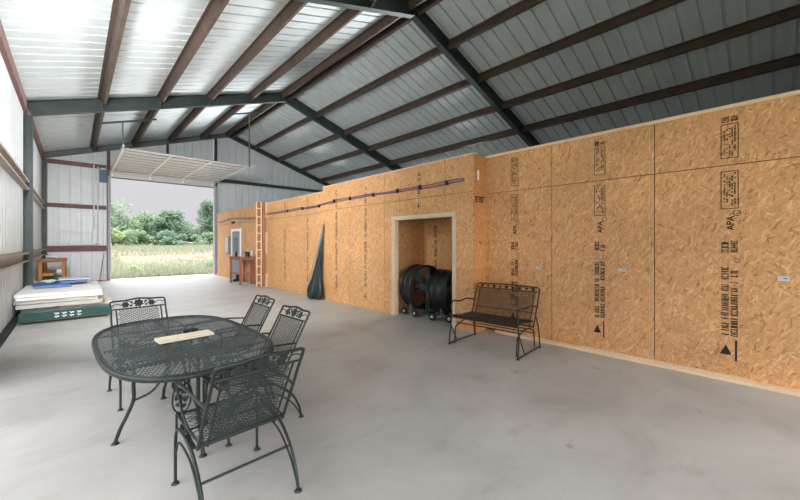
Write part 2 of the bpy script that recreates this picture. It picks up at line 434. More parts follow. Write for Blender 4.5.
# gable frame: light rafter, posts
yg = YG-.12
for sd, xe in ((-1, XL), (1, XE)):
    n = Vector((sd*SL, 0, 1)).normalized(); dp = .2
    e = Vector((xe, yg, roofz(xe)))-n*(dp/2+.002); r = Vector((XR, yg, ZR))-Vector((0, 0, dp/2*1.03))
    m = MB(); i_section(m, e, r, dp, .14, n); struct(m.build('gable_rafter', 'greyc' if sd < 0 else 'green'))
    m = MB(); i_section(m, (xe-sd*.07, yg, 0), (xe-sd*.07, yg, roofz(xe)-.22), .13, .2, (1, 0, 0)); struct(m.build('gable_column', 'greyc'))
for x in (1.03, 5.03):
    m = MB(); i_section(m, (x, yg, 0), (x, yg, roofz(x)-.22), .10, .12, (1, 0, 0)); struct(m.build('gable_post', 'girt' if x < 2 else 'green'))
m = MB(); m.box((3.02, yg-.05, 4.4), (3.10, yg+.05, roofz(3.05)-.22)); struct(m.build('gable_post', 'green'))
# header over the garage opening
struct(MB().box((1.06, yg+.02, 4.3), (4.98, yg+.11, 4.46)).build('door_header', 'green'))
# purlins: Z sections hung between the frames, near the roof sheets
def zsec(m, p, q, up, side, h=.19, fl=.065, t=.004):
    """web + two flanges; side = direction of the bottom flange"""
    p, q, u, s_ = Vector(p), Vector(q), Vector(up), Vector(side)
    m.beam(p-u*h/2, q-u*h/2, t, h, up)
    m.beam(p-u*(h-t/2)+s_*fl/2, q-u*(h-t/2)+s_*fl/2, fl, t, up)
    m.beam(p-u*(h-.012)+s_*fl, q-u*(h-.012)+s_*fl, t, .024, up)
    m.beam(p-u*(t/2)-s_*fl/2, q-u*(t/2)-s_*fl/2, fl, t, up)
DX = 1.2807
ends = [(YF, F[0]-.01), (F[0]+.01, F[1]-.01), (F[1]+.01, F[2]-.01), (F[2]+.01, YG-.03)]
for k in range(-4, 5):
    for x in ((XR+k*DX,) if k else (XR-.17, XR+.17)):
        sd = -1 if x < XR else 1
        n = Vector((sd*SL, 0, 1)).normalized(); s_ = Vector((1, 0, -sd*SL if sd > 0 else SL)).normalized()
        for a, b in ends:
            m = MB(); z = roofz(x)-.003
            zsec(m, (x, a, z), (x, b, z), n, s_)
            struct(m.build('roof_purlin', 'primer'))
for sd, xe in ((-1, XL), (1, XE)):
    for a, b in ends:
        m = MB(); m.box((xe-(.0 if sd < 0 else .07), a, ZE-.27), (xe+(.07 if sd < 0 else 0), b, ZE-.03))
        if sd < 0 or True: struct(m.build('eave_strut', 'girt'))
# ridge gap closure
struct(MB().box((XR-.14, YF, ZR-.09), (XR+.14, YG, ZR-.07)).build('ridge_cap', 'black'))
# left wall girts
for z in (1.26, 2.93):
    for a, b in ((5.75, F[2]-.11), (F[2]+.11, YG-.25)):
        m = MB(); m.box((XL, a, z-.002), (XL+.10, b, z+.002)); m.box((XL, a, z), (XL+.004, b, z+.06)); m.box((XL+.096, a, z), (XL+.10, b, z+.045))
        m.box((XL, a, z-.17), (XL+.004, b, z)); m.box((XL, a, z-.172), (XL+.10, b, z-.168))
        m.box((XL+.0, a, z-.17), (XL+.05, b, z-.165)); m.box((XL+.1, a, z-.172), (XL+.104, b, z-.14))
        struct(m.build('wall_girt', 'litgirt'))
# gable girts
def girt(x0, x1, z, matn='girt', h=.17):
    m = MB(); y = YG
    m.box((x0, y-.12, z-h/2), (x1, y-.116, z+h/2)); m.box((x0, y-.12, z+h/2-.004), (x1, y-.002, z+h/2)); m.box((x0, y-.12, z-h/2), (x1, y-.002, z-h/2+.004))
    struct(m.build('gable_girt', matn))
girt(-.73, .96, 4.60, h=.15); girt(-.73, .96, 2.95, h=.15); girt(-.73, .96, 1.30, h=.22); girt(5.16, XE-.1, 4.60, 'green', h=.15)
# purlin braces that carry the door tracks
for x0, x1, y, z in ((.55, 2.0, 13.95, 5.10), (4.3, 5.5, 13.95, 6.05)):
    m = MB(); m.beam((x0, y, roofz(x0)-.2), (x1, y, roofz(x1)-.2), .05, .05); struct(m.build('brace_angle', 'green'))
# flange braces at frame 5.6 and 12.13
for yf in F[1:]:
    for k in (-4, -3, -2, -1, 1, 2, 3, 4):
        x = XR+k*DX; m = MB(); m.beam((x+.02, yf-.34, roofz(x)-.18), (x+.02, yf-.06, roofz(x)-.34), .03, .006); struct(m.build('flange_brace', 'primer' if k < 0 else 'green'))

# ------------------------------------------------------------------ overhead garage door, open
gd = thing('door_2', None, None, kind='structure')
prof = bez([(18.50, 4.17), (18.50, 4.36), (18.42, 4.47), (18.2, 4.50), (16.5, 4.50), (13.85, 4.50)], 8)
prof = [(p[0], p[1]) for p in prof]
def strip(m, x0, x1, pf, off0, off1):
    vs = []; n = len(pf)
    for i, (y, z) in enumerate(pf):
        a = pf[max(i-1, 0)]; b = pf[min(i+1, n-1)]
        t = Vector((b[0]-a[0], b[1]-a[1])).normalized(); nn = Vector((t.y, -t.x))
        if nn.y > 0 or (abs(nn.y) < .05 and nn.x > 0): nn = -nn     # inward: down / towards the room
        for x in (x0, x1):
            for o in (off0, off1): vs.append((x, y+nn.x*o, z+nn.y*o))
    fs = []
    for i in range(n-1):
        a = i*4; b = a+4
        fs += [(a, a+2, b+2, b), (a+1, b+1, b+3, a+3), (a, b, b+1, a+1), (a+2, a+3, b+3, b+2)]
    fs += [(0, 1, 3, 2), tuple(4*(n-1)+k for k in (0, 2, 3, 1))]
    m.add(vs, fs); return m
strip(MB(), 1.12, 4.93, prof, 0, .012).build('door_skin', 'skinshade', gd)
m = MB()
for x in (1.14, 2.41, 3.64, 4.88): strip(m, x-.03, x+.03, prof, .03, .055)
m.build('stile', 'white', gd)
# horizontal ribs and hinged section joints
m = MB(); tot = 0; acc = [0]
for a, b in zip(prof[:-1], prof[1:]): tot += math.hypot(b[0]-a[0], b[1]-a[1]); acc.append(tot)
def at(sv):
    for i in range(len(acc)-1):
        if acc[i] <= sv <= acc[i+1]+1e-9:
            t = (sv-acc[i])/(acc[i+1]-acc[i]); return prof[i][0]*(1-t)+prof[i+1][0]*t, prof[i][1]*(1-t)+prof[i+1][1]*t
sv = .2
while sv < tot-.01:
    q = [at(max(0, sv-.15)), at(sv), at(min(tot, sv+.15))]; strip(m, 1.12, 4.93, q, .012, .045); sv += .52
m.build('section_rib', 'doorpanel', gd)
for x in (1.08, 4.97):
    t = MB(); pf = bez([(18.44, 0), (18.44, 2.0), (18.44, 4.1), (18.36, 4.34), (18.1, 4.42), (15, 4.42), (13.2, 4.42)], 6)
    t.tube([(x, p[0], p[1]) for p in pf], .03, 6); t.build('track', 'lightgrey', gd)
for x0, x1 in ((1.0, 1.10), (4.95, 5.12)): MB().box((x0, YG-.20, 0), (x1, YG+.02, 4.25)).build('jamb', 'jambgrey', gd)
for x in (1.12, 5.0):
    MB().box((x-.02, 13.93, 4.45), (x+.02, 13.97, roofz(x)-.2)).build('track_hanger', 'greyc', gd)
m = MB(); m.tube([(.95, 18.3, 4.62), (5.1, 18.3, 4.62)], .018, 6); m.tube([(1.6, 18.3, 4.62), (2.6, 18.3, 4.62)], .035, 10); m.tube([(3.4, 18.3, 4.62), (4.4, 18.3, 4.62)], .035, 10)
m.build('torsion_spring', 'greyc', gd)
# opener
op = thing('door_opener', 'slate blue garage door opener box mounted left of the open door', 'door opener', (.84, 18.42, 4.05))
MB().box((-.09, -.11, -.08), (.13, .1, .4)).build('housing', 'bluebox', op)
MB().box((-.05, -.08, .4), (.1, .08, .46)).build('cap', 'white', op)
MB().tube([(.1, 0, .3), (.3, 0, .52)], .012, 6).build('shaft', 'grey', op)
# conduits by the gable
def conduit(pts, name, label, r=.020, m_='white'):
    return tag(MB().tube(pts, r, 6).build(name, m_), label, 'pipe')
conduit([(.58, 18.46, 4.62), (.58, 18.46, 2.1)], 'conduit', 'short grey vertical conduit left of the garage door, ending halfway down')
conduit(bez([(.70, 18.45, 4.55), (.70, 18.45, 1.7), (.68, 18.45, 1.56), (.55, 18.45, 1.46), (.0, 18.45, 1.43), (-.5, 18.45, 1.43)], 6), 'conduit', 'long grey conduit beside the garage door that bends left above the lowest girt')
conduit([(-.6, 18.3, 1.98), (.45, 18.3, 1.95)], 'clothes_rod', 'thin pale rod running level from the corner column across the back wall', .01, 'white')
rk = thing('rake', 'red handled tool leaning on the back wall left of the garage door', 'rake', (.75, 18.35, 0))
MB().tube([(0, 0, .02), (.14, .08, 1.12)], .012, 6).build('handle', 'reds', rk)
MB().box((-.1, -.015, 0), (.1, .015, .03)).build('head', 'reds', rk)

# ------------------------------------------------------------------ stamps on the boards (ink printed on the strand board)
def stamp_column(y, zsegs, wdt, parent, x=X1-.0008, seed=0):
    """rows of printed strokes turned 90 degrees; y is the column centre, letters read upward"""
    r = random.Random(seed); m = MB()
    def rect(a0, a1, z0, z1): m.add([(x, a0, z0), (x, a0, z1), (x, a1, z1), (x, a1, z0)], [(0, 1, 2, 3)])
    for kind, z0, z1 in zsegs:
        h = wdt
        if kind == 'box':
            t = .008
            rect(y-h/2, y-h/2+t, z0, z1); rect(y+h/2-t, y+h/2, z0, z1); rect(y-h/2, y+h/2, z0, z0+t); rect(y-h/2, y+h/2, z1-t, z1)
            lanes = 5
            for li in range(lanes):
                a = y-h/2+.022+li*(h-.04)/lanes; lw = (h-.04)/lanes*.72
                z = z0+.02+r.random()*.06
                while z < z1-.03:
                    d = .006+r.random()*.012
                    if r.random() < (.88 if li in (0, 1) else .62): rect(a, a+lw, z, z+d)
                    z += d+.004+(.03 if r.random() < .1 else 0)
        elif kind == 'text':
            for li, (f0, f1) in enumerate(((-.46, -.06), (.04, .46))):
                z = z0
                while z < z1:
                    d = .011+r.random()*.011
                    if r.random() < .93:
                        a, b = y+f0*h, y+f1*h
                        pat = r.randrange(4)
                        if pat == 0: rect(a, b, z, z+.011); rect(a, a+.016, z, z+d)
                        elif pat == 1: rect(a, b, z, z+.008); rect(a, b, z+d-.006, z+d); rect((a+b)/2-.006, (a+b)/2+.006, z, z+d)
                        elif pat == 2: rect(a, b, z+d/4, z+d/4+.013)
                        else: rect(a, b, z, z+.007); rect(b-.012, b, z, z+d); rect(a, a+.012, z, z+d)
                    z += d+.005+(.05 if r.random() < .08 else 0)
        elif kind == 'tri':
            zc = z0; m.add([(x, y-h*.12, zc), (x, y+h*.55, zc+.0), (x, y+h*.2, zc+.11)], [(0, 2, 1)])
            rect(y-h*.42, y-h*.30, z0-.06, z1-.02)
        elif kind == 'circle':
            n = 16; c = (z0+z1)/2; ro = (z1-z0)/2; ri = ro*.78; vs = []
            yc = y-h*.42
            for k in range(n): vs += [(x, yc+ro*math.cos(2*PI*k/n), c+ro*math.sin(2*PI*k/n)), (x, yc+ri*math.cos(2*PI*k/n), c+ri*math.sin(2*PI*k/n))]
            m.add(vs, [(2*k, 2*k+1, (2*k+3) % (2*n), (2*k+2) % (2*n)) for k in range(n)])
    o = m.build('ink_stamp', 'ink', parent); return o
def apa(y, z, size, parent, x=X1-.001):
    cu = bpy.data.curves.new('stamp_text', 'FONT'); cu.body = 'APA'; cu.size = size; cu.extrude = 0; cu.offset = .002
    cu.materials.append(M['ink'])
    o = bpy.data.objects.new('stamp_lettering', cu); COL.objects.link(o)
    # facing -x, reading upward
    o.matrix_world = Matrix(((0, 0, -1, x), (1, 0, 0, y), (0, -1, 0, z), (0, 0, 0, 1))) @ Matrix.Rotation(0, 4, 'Z')
    ux, uy = Vector((0, 0, 1)), Vector((0, 1, 0))       # text runs up, letter tops toward +y
    nrm = ux.cross(uy)
    o.matrix_world = Matrix(((ux.x, uy.x, nrm.x, x), (ux.y, uy.y, nrm.y, y), (ux.z, uy.z, nrm.z, z), (0, 0, 0, 1)))
    dg = bpy.context.evaluated_depsgraph_get(); me = bpy.data.meshes.new_from_object(o.evaluated_get(dg))
    mw = o.matrix_world.copy(); bpy.data.objects.remove(o)
    ob = bpy.data.objects.new('stamp_lettering', me); COL.objects.link(ob); ob.matrix_world = mw
    ob.parent = parent; return ob
full = [('text', 2.84, 2.9), ('box', 2.44, 2.82), ('box', 1.88, 2.30), ('circle', 1.80, 1.865), ('text', 1.40, 1.52), ('circle', 1.29, 1.34), ('text', .97, 1.23), ('text', .70, .93), ('text', .48, .66), ('tri', .27, .46)]
for i, (y, wd) in enumerate(((.33, .145), (1.63, .14), (2.90, .13))):
    stamp_column(y, full, wd, wr, seed=i+3)
    apa(y-.035, 1.645, .085, wr)
wf = bpy.data.objects['wall_right_far']
xs = X2-.0008
for i, (y, segs) in enumerate((
    (4.71, [('text', 2.72, 2.86), ('text', 2.46, 2.62), ('tri', 2.2, 2.36)]),
    (6.42, [('text', 2.42, 2.86), ('text', 1.65, 2.3), ('text', .9, 1.55), ('text', .5, .85), ('tri', .25, .42)]),
    (7.64, [('text', 2.42, 2.86), ('text', 1.6, 2.3), ('text', .8, 1.5), ('text', .3, .7)]),
    (9.15, [('text', 2.45, 2.8), ('text', 1.3, 2.2), ('text', .4, 1.1)]),
    (10.62, [('text', 2.4, 2.8), ('text', 1.2, 1.95), ('text', .3, 1.1)]),
    (14.15, [('text', 2.4, 2.75), ('text', 1.4, 2.1)]), (12.7, [('text', 1.4, 2.1)]))):
    stamp_column(y, segs, .08, wf, x=xs, seed=20+i)
wc = bpy.data.objects['wall_closet']
stamp_column(5.2, [('text', .7, 1.1), ('text', 1.2, 1.9)], .09, wc, x=5.949, seed=41)
stamp_column(3.95, [('text', .7, 1.1), ('text', 1.2, 1.9)], .09, wc, x=5.949, seed=42)
wret = bpy.data.objects['wall_return']
m = MB(); y = YS-.012
for x0 in (X2+.03, X2+.13, X2+.2):
    for z0 in (2.2, 2.235, 2.27): m.add([(x0, y, z0), (x0+.07, y, z0), (x0+.07, y, z0+.022), (x0, y, z0+.022)], [(0, 1, 2, 3)])
m.add([(X1-.22, y, 1.50), (X1-.16, y, 1.50), (X1-.16, y, 1.52), (X1-.22, y, 1.52)], [(0, 1, 2, 3)])
m.build('ink_stamp', 'ink', wret)

# little wall plates / paper tags
for (yy, zz, ww, hh, lab) in ((-.07, 1.14, .085, .05, 'white grey rectangular tag on the right wall nearest the picture edge'), (1.36, 1.15, .09, .04, 'small white tag on the right wall between two stamp columns'), (2.49, 1.12, .08, .045, 'small white tag on the wall above the right end of the bench')):
    t = thing('wall_tag', lab, 'wall tag', (X1-.001, yy, zz), 0, None)
    MB().box((-.006, -ww/2, -hh/2), (0, ww/2, hh/2)).build('plate', 'lightgrey', t)
    MB().box((-.007, -ww/2+.012, -.004), (-.006, -.0, .010)).build('print', 'grey', t)
tag(MB().box((X2+.09, YS-.018, 2.58), (X2+.13, YS-.012, 2.74)).build('wall_tag', 'white'), 'white slip on the narrow orange end wall near the roof', 'wall tag')

# ------------------------------------------------------------------ purple and blue tubing
def tubing(name, m_, dz, label, ph):
    pts = []
    y = 3.62
    while y < 17.7:
        sag = .010*math.sin(y*2.1+ph)+.006*math.sin(y*5.3+ph)
        lvl = 2.585 if y < 8.2 else (2.52 if y < 11.8 else 2.50+.05*math.sin(y*1.3))
        if 8.0 < y < 8.6: lvl = 2.585-.065*(y-8.0)/.6
        pts.append((X2-.030-.004*(1 if dz > 0 else -1), y, lvl+dz+sag)); y += .15
    return tag(MB().tube(pts, .009, 6).build(name, m_), label, 'pipe')
tubing('water_pipe', 'purple', .018, 'purple flexible pipe, the upper of two along the far board wall', 0)
tubing('water_pipe', 'bluepipe', -.018, 'blue flexible pipe, the lower of two along the far board wall', 1.1)
for i, y in enumerate((4.0, 4.66, 5.3, 6.1, 7.0, 7.7, 8.45, 9.4, 10.4)):
    z = 2.585 if y < 8.2 else 2.52
    cl = MB().box((X2-.055, y-.015, z-.04), (X2, y+.015, z+.04)).build('pipe_clip', 'black')
    tag(cl, 'small black clip holding the purple and blue pipes to the board wall', 'clip', 'pipe clips on the far board wall')

# ------------------------------------------------------------------ expanded-metal lattice
def lattice(m, fn, inside, u0, u1, v0, v1, du, dv, w, t, step=None):
    """two families of crossing bars over (u,v); fn maps (u,v)->(point, normal); bars clipped where inside() is false"""
    step = step or min(du, dv)
    slope = dv/du
    Lv = v1-v0; Lu = u1-u0
    for sgn in (1, -1):
        k0 = -int(Lv/slope/du)-2; k1 = int(Lu/du)+int(Lv/slope/du)+2
        for k in range(k0, k1+1):
            # line u = u0 + k*du + sgn*(v-v0)/slope
            ns = max(2, int(Lv/step)); run = []
            for i in range(ns+1):
                v = v0+Lv*i/ns; u = u0+k*du+sgn*(v-v0)/slope
                ok = u0 <= u <= u1 and inside(u, v)
                if ok: run.append((u, v))
                if (not ok or i == ns) and run:
                    if len(run) > 1: bar(m, fn, [run[0], run[-1]] if fn.flat else run, w, t)
                    run = []
def bar(m, fn, run, w, t):
    vs = []
    P = [fn(u, v) for u, v in run]
    for i, (p, n) in enumerate(P):
        a = P[max(i-1, 0)][0]; b = P[min(i+1, len(P)-1)][0]
        d = (b-a).normalized(); s_ = d.cross(n).normalized()
        vs += [p+s_*w/2+n*t/2, p-s_*w/2+n*t/2, p-s_*w/2-n*t/2, p+s_*w/2-n*t/2]
    fs = []
    for i in range(len(P)-1):
        a = 4*i; b = a+4
        for k in range(4): fs.append((a+k, a+(k+1) % 4, b+(k+1) % 4, b+k))
    m.add(vs, fs)

def leaf(m, c, r, ax, ay, th=.004, lobes=5, rot=0):
    """flat lobed leaf plate in the plane ax,ay"""
    c, ax, ay = Vector(c), Vector(ax), Vector(ay); nrm = ax.cross(ay).normalized(); n = lobes*4
    ring = []
    for k in range(n):
        a = 2*PI*k/n+rot; rr = r*(.86+.14*math.cos(lobes*(a-rot)))
        ring.append(c+ax*math.cos(a)*rr+ay*math.sin(a)*rr)
    top = [p+nrm*th/2 for p in ring]+[c+nrm*(th/2+.004)]; bot = [p-nrm*th/2 for p in ring]+[c-nrm*(th/2+.004)]
    m.add(top, [(k, (k+1) % n, n) for k in range(n)]); m.add(bot, [((k+1) % n, k, n) for k in range(n)])
    m.add(top[:n]+bot[:n], [(k, n+k, n+(k+1) % n, (k+1) % n) for k in range(n)])

# ------------------------------------------------------------------ patio chair (spring base)
def make_chair():
    root = thing('patio_chair', 'x', 'chair')
    HW = .255
    for s in (-1, 1):
        x = s*HW; m = MB()
        outer = bez([(x, .295, .012), (x, .292, .24), (x, .27, .335), (x, .20, .372), (x, .06, .375), (x, -.09, .33), (x, -.21, .23), (x, -.28, .11), (x, -.305, .012)], 6)
        m.tube(outer, .0095, 8)
        inner = bez([(x, .288, .19), (x, .22, .285), (x, .10, .30), (x, -.05, .275), (x, -.18, .19), (x, -.262, .09), (x, -.298, .02)], 6)
        m.tube(inner, .0065, 6)
        lg = m.build('leg', 'iron', root)
        for y in (.295, -.305):
            MB().disc((x, y, 0), .024, .012, 14, r2=.016).build('foot_pad', 'iron', lg)
        # spring: coil between hoop and seat frame
        m = MB(); pts = [(x-s*.012+.018*math.cos(a), .05+.0028*a, .388+.018*math.sin(a)) for a in [k*PI/4 for k in range(33)]]
        m.tube(pts, .004, 5)
        m.beam((x-s*.012, -.06, .362), (x-s*.012, .20, .398), .022, .01)
        m.build('spring', 'iron', root)
    m = MB(); m.tube([(-HW, -.20, .235), (HW, -.20, .235)], .0075, 6); m.build('stretcher', 'iron', root)
    # seat
    def sp(v):                       # v 0 rear .. 1 front -> y,z
        return (-.14+.48*v, .412+.026*v-.03*max(0, (v-.85)/.15)**2)
    def fn(u, v):
        y, z = sp(v); y2, z2 = sp(min(1, v+.02)); y1, z1 = sp(max(0, v-.02))
        n = Vector((0, -(z2-z1), (y2-y1))).normalized()
        return Vector((u*(1+.05*v), y, z)), n
    fn.flat = False
    m = MB(); lattice(m, fn, lambda u, v: True, -.232, .232, 0, 1, .036, .020/.48, .0040, .003, step=.1)
    seat = m.build('seat', 'meshiron', root)
    m = MB()
    rim = [(-.235, *sp(0)), (-.24, *sp(.3)), (-.245, *sp(.6)), (-.243, *sp(.9)), (-.225, *sp(1)), (.225, *sp(1)), (.243, *sp(.9)), (.245, *sp(.6)), (.24, *sp(.3)), (.235, *sp(0))]
    m.tube(rim, .009, 8, closed=True); m.tube([(0, *sp(0)), (0, sp(1)[0], sp(1)[1]-.01)], .006, 6)
    m.tube([(-.24, sp(.45)[0], sp(.45)[1]-.012), (.24, sp(.45)[0], sp(.45)[1]-.012)], .006, 6)
    m.build('seat_frame', 'iron', root)
    # back: plane from (y=-.13,z=.385) to (y=-.40,z=.885)
    B0, B1 = Vector((0, -.125, .385)), Vector((0, -.405, .898)); up = (B1-B0); L = up.length; up.normalize(); nrm = Vector((0, up.z, -up.y))
    def bp(x, t, o=0): return B0+up*(t*L)+Vector((x, 0, 0))+nrm*o
    frame = [bp(-.243, 0), bp(-.243, .35), bp(-.24, .75), bp(-.241, .93), bp(-.238, .972), bp(-.218, .985), bp(-.12, .985), bp(-.06, 1.0), bp(0, 1.012), bp(.06, 1.0), bp(.12, .985), bp(.218, .985), bp(.238, .972), bp(.241, .93), bp(.24, .75), bp(.243, .35), bp(.243, 0)]
    m = MB(); m.tube(frame, .0095, 8)
    for s in (-1, 1): m.tube([bp(s*.192, -.01), bp(s*.195, .83)], .007, 6)
    m.tube([bp(-.236, .83), bp(.236, .83)], .0075, 6); m.tube([bp(-.243, .02), bp(.243, .02)], .008, 6)
    m.build('back_frame', 'iron', root)
    def fb(u, v): return bp(u, v), nrm
    fb.flat = True
    m = MB(); lattice(m, fb, lambda u, v: True, -.187, .187, .02, .83, .036, .020/L, .0040, .003, step=.02)
    m.build('backrest', 'meshiron', root)
    ax = Vector((1, 0, 0)); m = MB()
    leaf(m, bp(0, .918), .047, ax, up, lobes=7); leaf(m, bp(-.115, .905), .036, ax, up, lobes=6); leaf(m, bp(.115, .905), .036, ax, up, lobes=6)
    for s in (-1, 1):
        leaf(m, bp(s*.062, .945), .014, ax, up, lobes=4); leaf(m, bp(s*.068, .88), .014, ax, up, lobes=4); m.tube(bez([bp(s*.235, .90), bp(s*.19, .93), bp(s*.15, .90)], 5), .004, 5)
        m.tube(bez([bp(s*.05, .90), bp(s*.08, .96), bp(s*.12, .97)], 5), .004, 5)
    m.build('leaf_ornament', 'iron', root)
    # arms
    for s in (-1, 1):
        x = s*.25; m = MB()
        st = bp(s*.238, .50)
        pts = bez([st, (x, -.15, .655), (x+s*.012, .02, .668), (x+s*.015, .18, .662), (x+s*.012, .30, .640), (x+s*.01, .335, .60), (x, .31, .575)], 6)
        m.tube(pts, .0085, 8)
        m.tube(bez([(x+s*.01, .27, .645), (x, .235, .56), (x, .14, .48), (x-s*.006, .04, .425)], 6), .0075, 8)
        ar = m.build('armrest', 'iron', root)
        m = MB(); c = Vector((s*.222, .292, .535))
        loop = [c+Vector((.05*math.cos(a)*(1-.18*math.sin(a)), 0, .10*math.sin(a))) for a in [2*PI*k/24 for k in range(24)]]
        m.tube(loop, .0055, 6, closed=True)
        m.tube([c+Vector((0, 0, -.1)), c+Vector((0, -.005, .1))], .004, 5)
        m.tube([(x, .29, .435), (x, .292, .30)], .007, 6); m.tube([(s*.222, .292, .435), (x, .292, .435)], .006, 6)
        ay, az = Vector((1, 0, 0)), Vector((0, 0, 1))
        for (dy, dz, rr) in ((-.018, .045, .02), (.02, .032, .021), (-.02, .0, .023), (.022, -.02, .021), (-.012, -.045, .022), (.008, .065, .014), (.014, -.06, .016)):
            leaf(m, c+Vector((dy, .003, dz)), rr, ay, az, lobes=3, rot=R.random()*6)
        m.build('leaf_panel', 'iron', ar)
    return root
ch = make_chair()
CH = [((.728, 2.262), 2.0, 'green black wrought iron chair nearest the camera with its back to it'),
      ((.54, 4.32), 184, 'wrought iron chair at the far left end of the table facing it'),
      ((1.18, 3.91), 91, 'wrought iron chair behind the table right of the wooden board, nearer the open door'),
      ((1.12, 3.03), 93, 'wrought iron chair at the right side of the table, second nearest the camera')]
for i, ((x, y), rz, lab) in enumerate(CH):
    o = ch if i == 0 else copy_tree(ch)
    o.location = (x, y, 0); o.rotation_euler.z = math.radians(rz); o['label'] = lab; o['group'] = 'wrought iron chairs around the table'

# ------------------------------------------------------------------ patio table
TC = (.65, 3.37)
tb = thing('patio_table', 'large oval wrought iron table with weathered expanded metal top', 'table', (TC[0], TC[1], 0), math.radians(1.5))
TA, TB_, TE = .53, .995, 3.1
def sup(a, s=1.0):
    c, s_ = math.cos(a), math.sin(a)
    return (TA*s*math.copysign(abs(c)**(2/TE), c), TB_*s*math.copysign(abs(s_)**(2/TE), s_))
zt = .718
m = MB(); n = 72
ring = [sup(2*PI*k/n) for k in range(n)]
m.tube([(x, y, zt-.012) for x, y in ring], .017, 8, closed=True)
m.tube([(x*.975, y*.985, zt-.002) for x, y in ring], .008, 6, closed=True)
m.build('rim', 'iron', tb)
def ft(u, v): return Vector((u, v, zt)), Vector((0, 0, 1))
ft.flat = True
m = MB()
lattice(m, ft, lambda u, v: (abs(u)/(TA*.985))**TE+(abs(v)/(TB_*.985))**TE < 1, -TA, TA, -TB_, TB_, .026, .060, .0074, .003, step=.012)
m.build('tabletop', 'tablemesh', tb)
m = MB()
for y in (-.55, 0, .55): m.beam((-TA*.93, y, zt-.018), (TA*.93, y, zt-.018), .03, .012)
m.beam((0, -TB_*.97, zt-.022), (0, TB_*.97, zt-.022), .03, .012)
m.tube([(.30*math.cos(2*PI*k/24), .48*math.sin(2*PI*k/24), zt-.035) for k in range(24)], .010, 6, closed=True)
m.build('apron', 'iron', tb)
for dx, dy, r0, r1 in ((-1, 0, .315, .425), (1, 0, .315, .425), (0, -1, .50, .62), (0, 1, .50, .66)):
    m = MB(); P = lambda r, z: (dx*r, dy*r, z)
    m.tube(bez([P(r0, .69), P(r0, .42), P(r0, .30), P(r0+.035, .20), P(r1-.03, .10), P(r1, .01)], 6), .013, 8)
    m.tube(bez([P(r0, .29), P(r0-.12, .33), P(r0*.35, .45), P(.03, .62), P(.0, .68)], 6), .009, 8)
    lg = m.build('leg', 'iron', tb)
    MB().disc(P(r1, 0), .028, .012, 14, r2=.018).build('foot_pad', 'iron', lg)

bd = thing('wooden_board', 'cream painted wooden board lying on the middle of the iron table', 'board', (.665, 3.285, zt+.009), math.radians(4))
MB().cbox((0, 0, .012), (.39, .155, .018)).build('plank', 'cream', bd)
m = MB()
m.cbox((-.15, 0, .0015), (.03, .12, .003)); m.build('cleat', 'beige', bd)
MB().cbox((.15, 0, .0015), (.03, .12, .003)).build('cleat', 'beige', bd)
cd = thing('candle_tray', 'small black twin ring candle tray behind the cream board', 'tray', (.735, 3.43, zt+.004), math.radians(10))
m = MB(); m.box((-.055, -.022, 0), (.055, .022, .008)); m.build('base', 'black', cd)
for s in (-1, 1):
    MB().tube([(s*.03+.026*math.cos(2*PI*k/18), .026*math.sin(2*PI*k/18), .034) for k in range(18)], .006, 6, closed=True).build('ring', 'black', cd)
    MB().lathe([(.0, .008), (.02, .008), (.024, .034), (.020, .034), (.016, .014), (0, .014)], (s*.03, 0, 0), 14).build('cup', 'black', cd)

# ------------------------------------------------------------------ glider bench
bn = thing('glider_bench', 'dark bronze iron two seat bench with mesh back against the board wall', 'bench', (4.50, 2.80, 0), math.radians(94.5))
HW = .50
def gs(v): return (-.19+.52*v, .40+.03*v)
def fn(u, v):
    y, z = gs(v); return Vector((u, y, z)), Vector((0, -.05, 1)).normalized()
fn.flat = True
m = MB(); lattice(m, fn, lambda u, v: True, -HW+.02, HW-.02, 0, 1, .034, .019/.52, .0052, .003, step=.03); m.build('seat', 'bronze', bn)
m = MB(); m.tube([(-HW, *gs(0)), (-HW, *gs(1)), (HW, *gs(1)), (HW, *gs(0))], .010, 8, closed=True)
m.tube([(0, *gs(0)), (0, *gs(1))], .007, 6); m.beam((-HW, gs(1)[0], gs(1)[1]-.02), (HW, gs(1)[0], gs(1)[1]-.02), .006, .03)
m.build('seat_frame', 'bronze', bn)
B0, B1 = Vector((0, -.20, .30)), Vector((0, -.43, .85)); up = (B1-B0); L = up.length; up.normalize(); nrm = Vector((0, up.z, -up.y))
def bp(x, t, o=0): return B0+up*(t*L)+Vector((x, 0, 0))+nrm*o
m = MB(); m.tube([bp(-HW, 0), bp(-HW-.01, .5), bp(-HW-.01, .96), bp(-HW+.03, 1.0), bp(-.2, 1.012), bp(0, 1.02), bp(.2, 1.012), bp(HW-.03, 1.0), bp(HW+.01, .96), bp(HW+.01, .5), bp(HW, 0)], .011, 8)
m.tube([bp(-HW, .89), bp(HW, .89)], .008, 6); m.tube([bp(-HW, .03), bp(HW, .03)], .009, 6); m.tube([bp(-HW, .36), bp(HW, .36)], .006, 6)
for s in (-1, 1): m.tube([bp(s*(HW-.06), 0), bp(s*(HW-.06), .89)], .006, 6)
m.build('back_frame', 'bronze', bn)
def fb(u, v): return bp(u, v), nrm
fb.flat = True
m = MB(); lattice(m, fb, lambda u, v: True, -HW+.02, HW-.02, .03, .89, .034, .019/L, .0052, .003, step=.03); m.build('backrest', 'bronze', bn)
m = MB(); ax = Vector((1, 0, 0))
for k in range(9):
    x = -.42+k*.105; leaf(m, bp(x, .945), .030 if k % 2 == 0 else .022, ax, up, lobes=5 if k % 2 else 7)
    if k < 8: m.tube(bez([bp(x, .93), bp(x+.05, .975), bp(x+.105, .93)], 5), .005, 5)
m.build('leaf_ornament', 'bronze', bn)
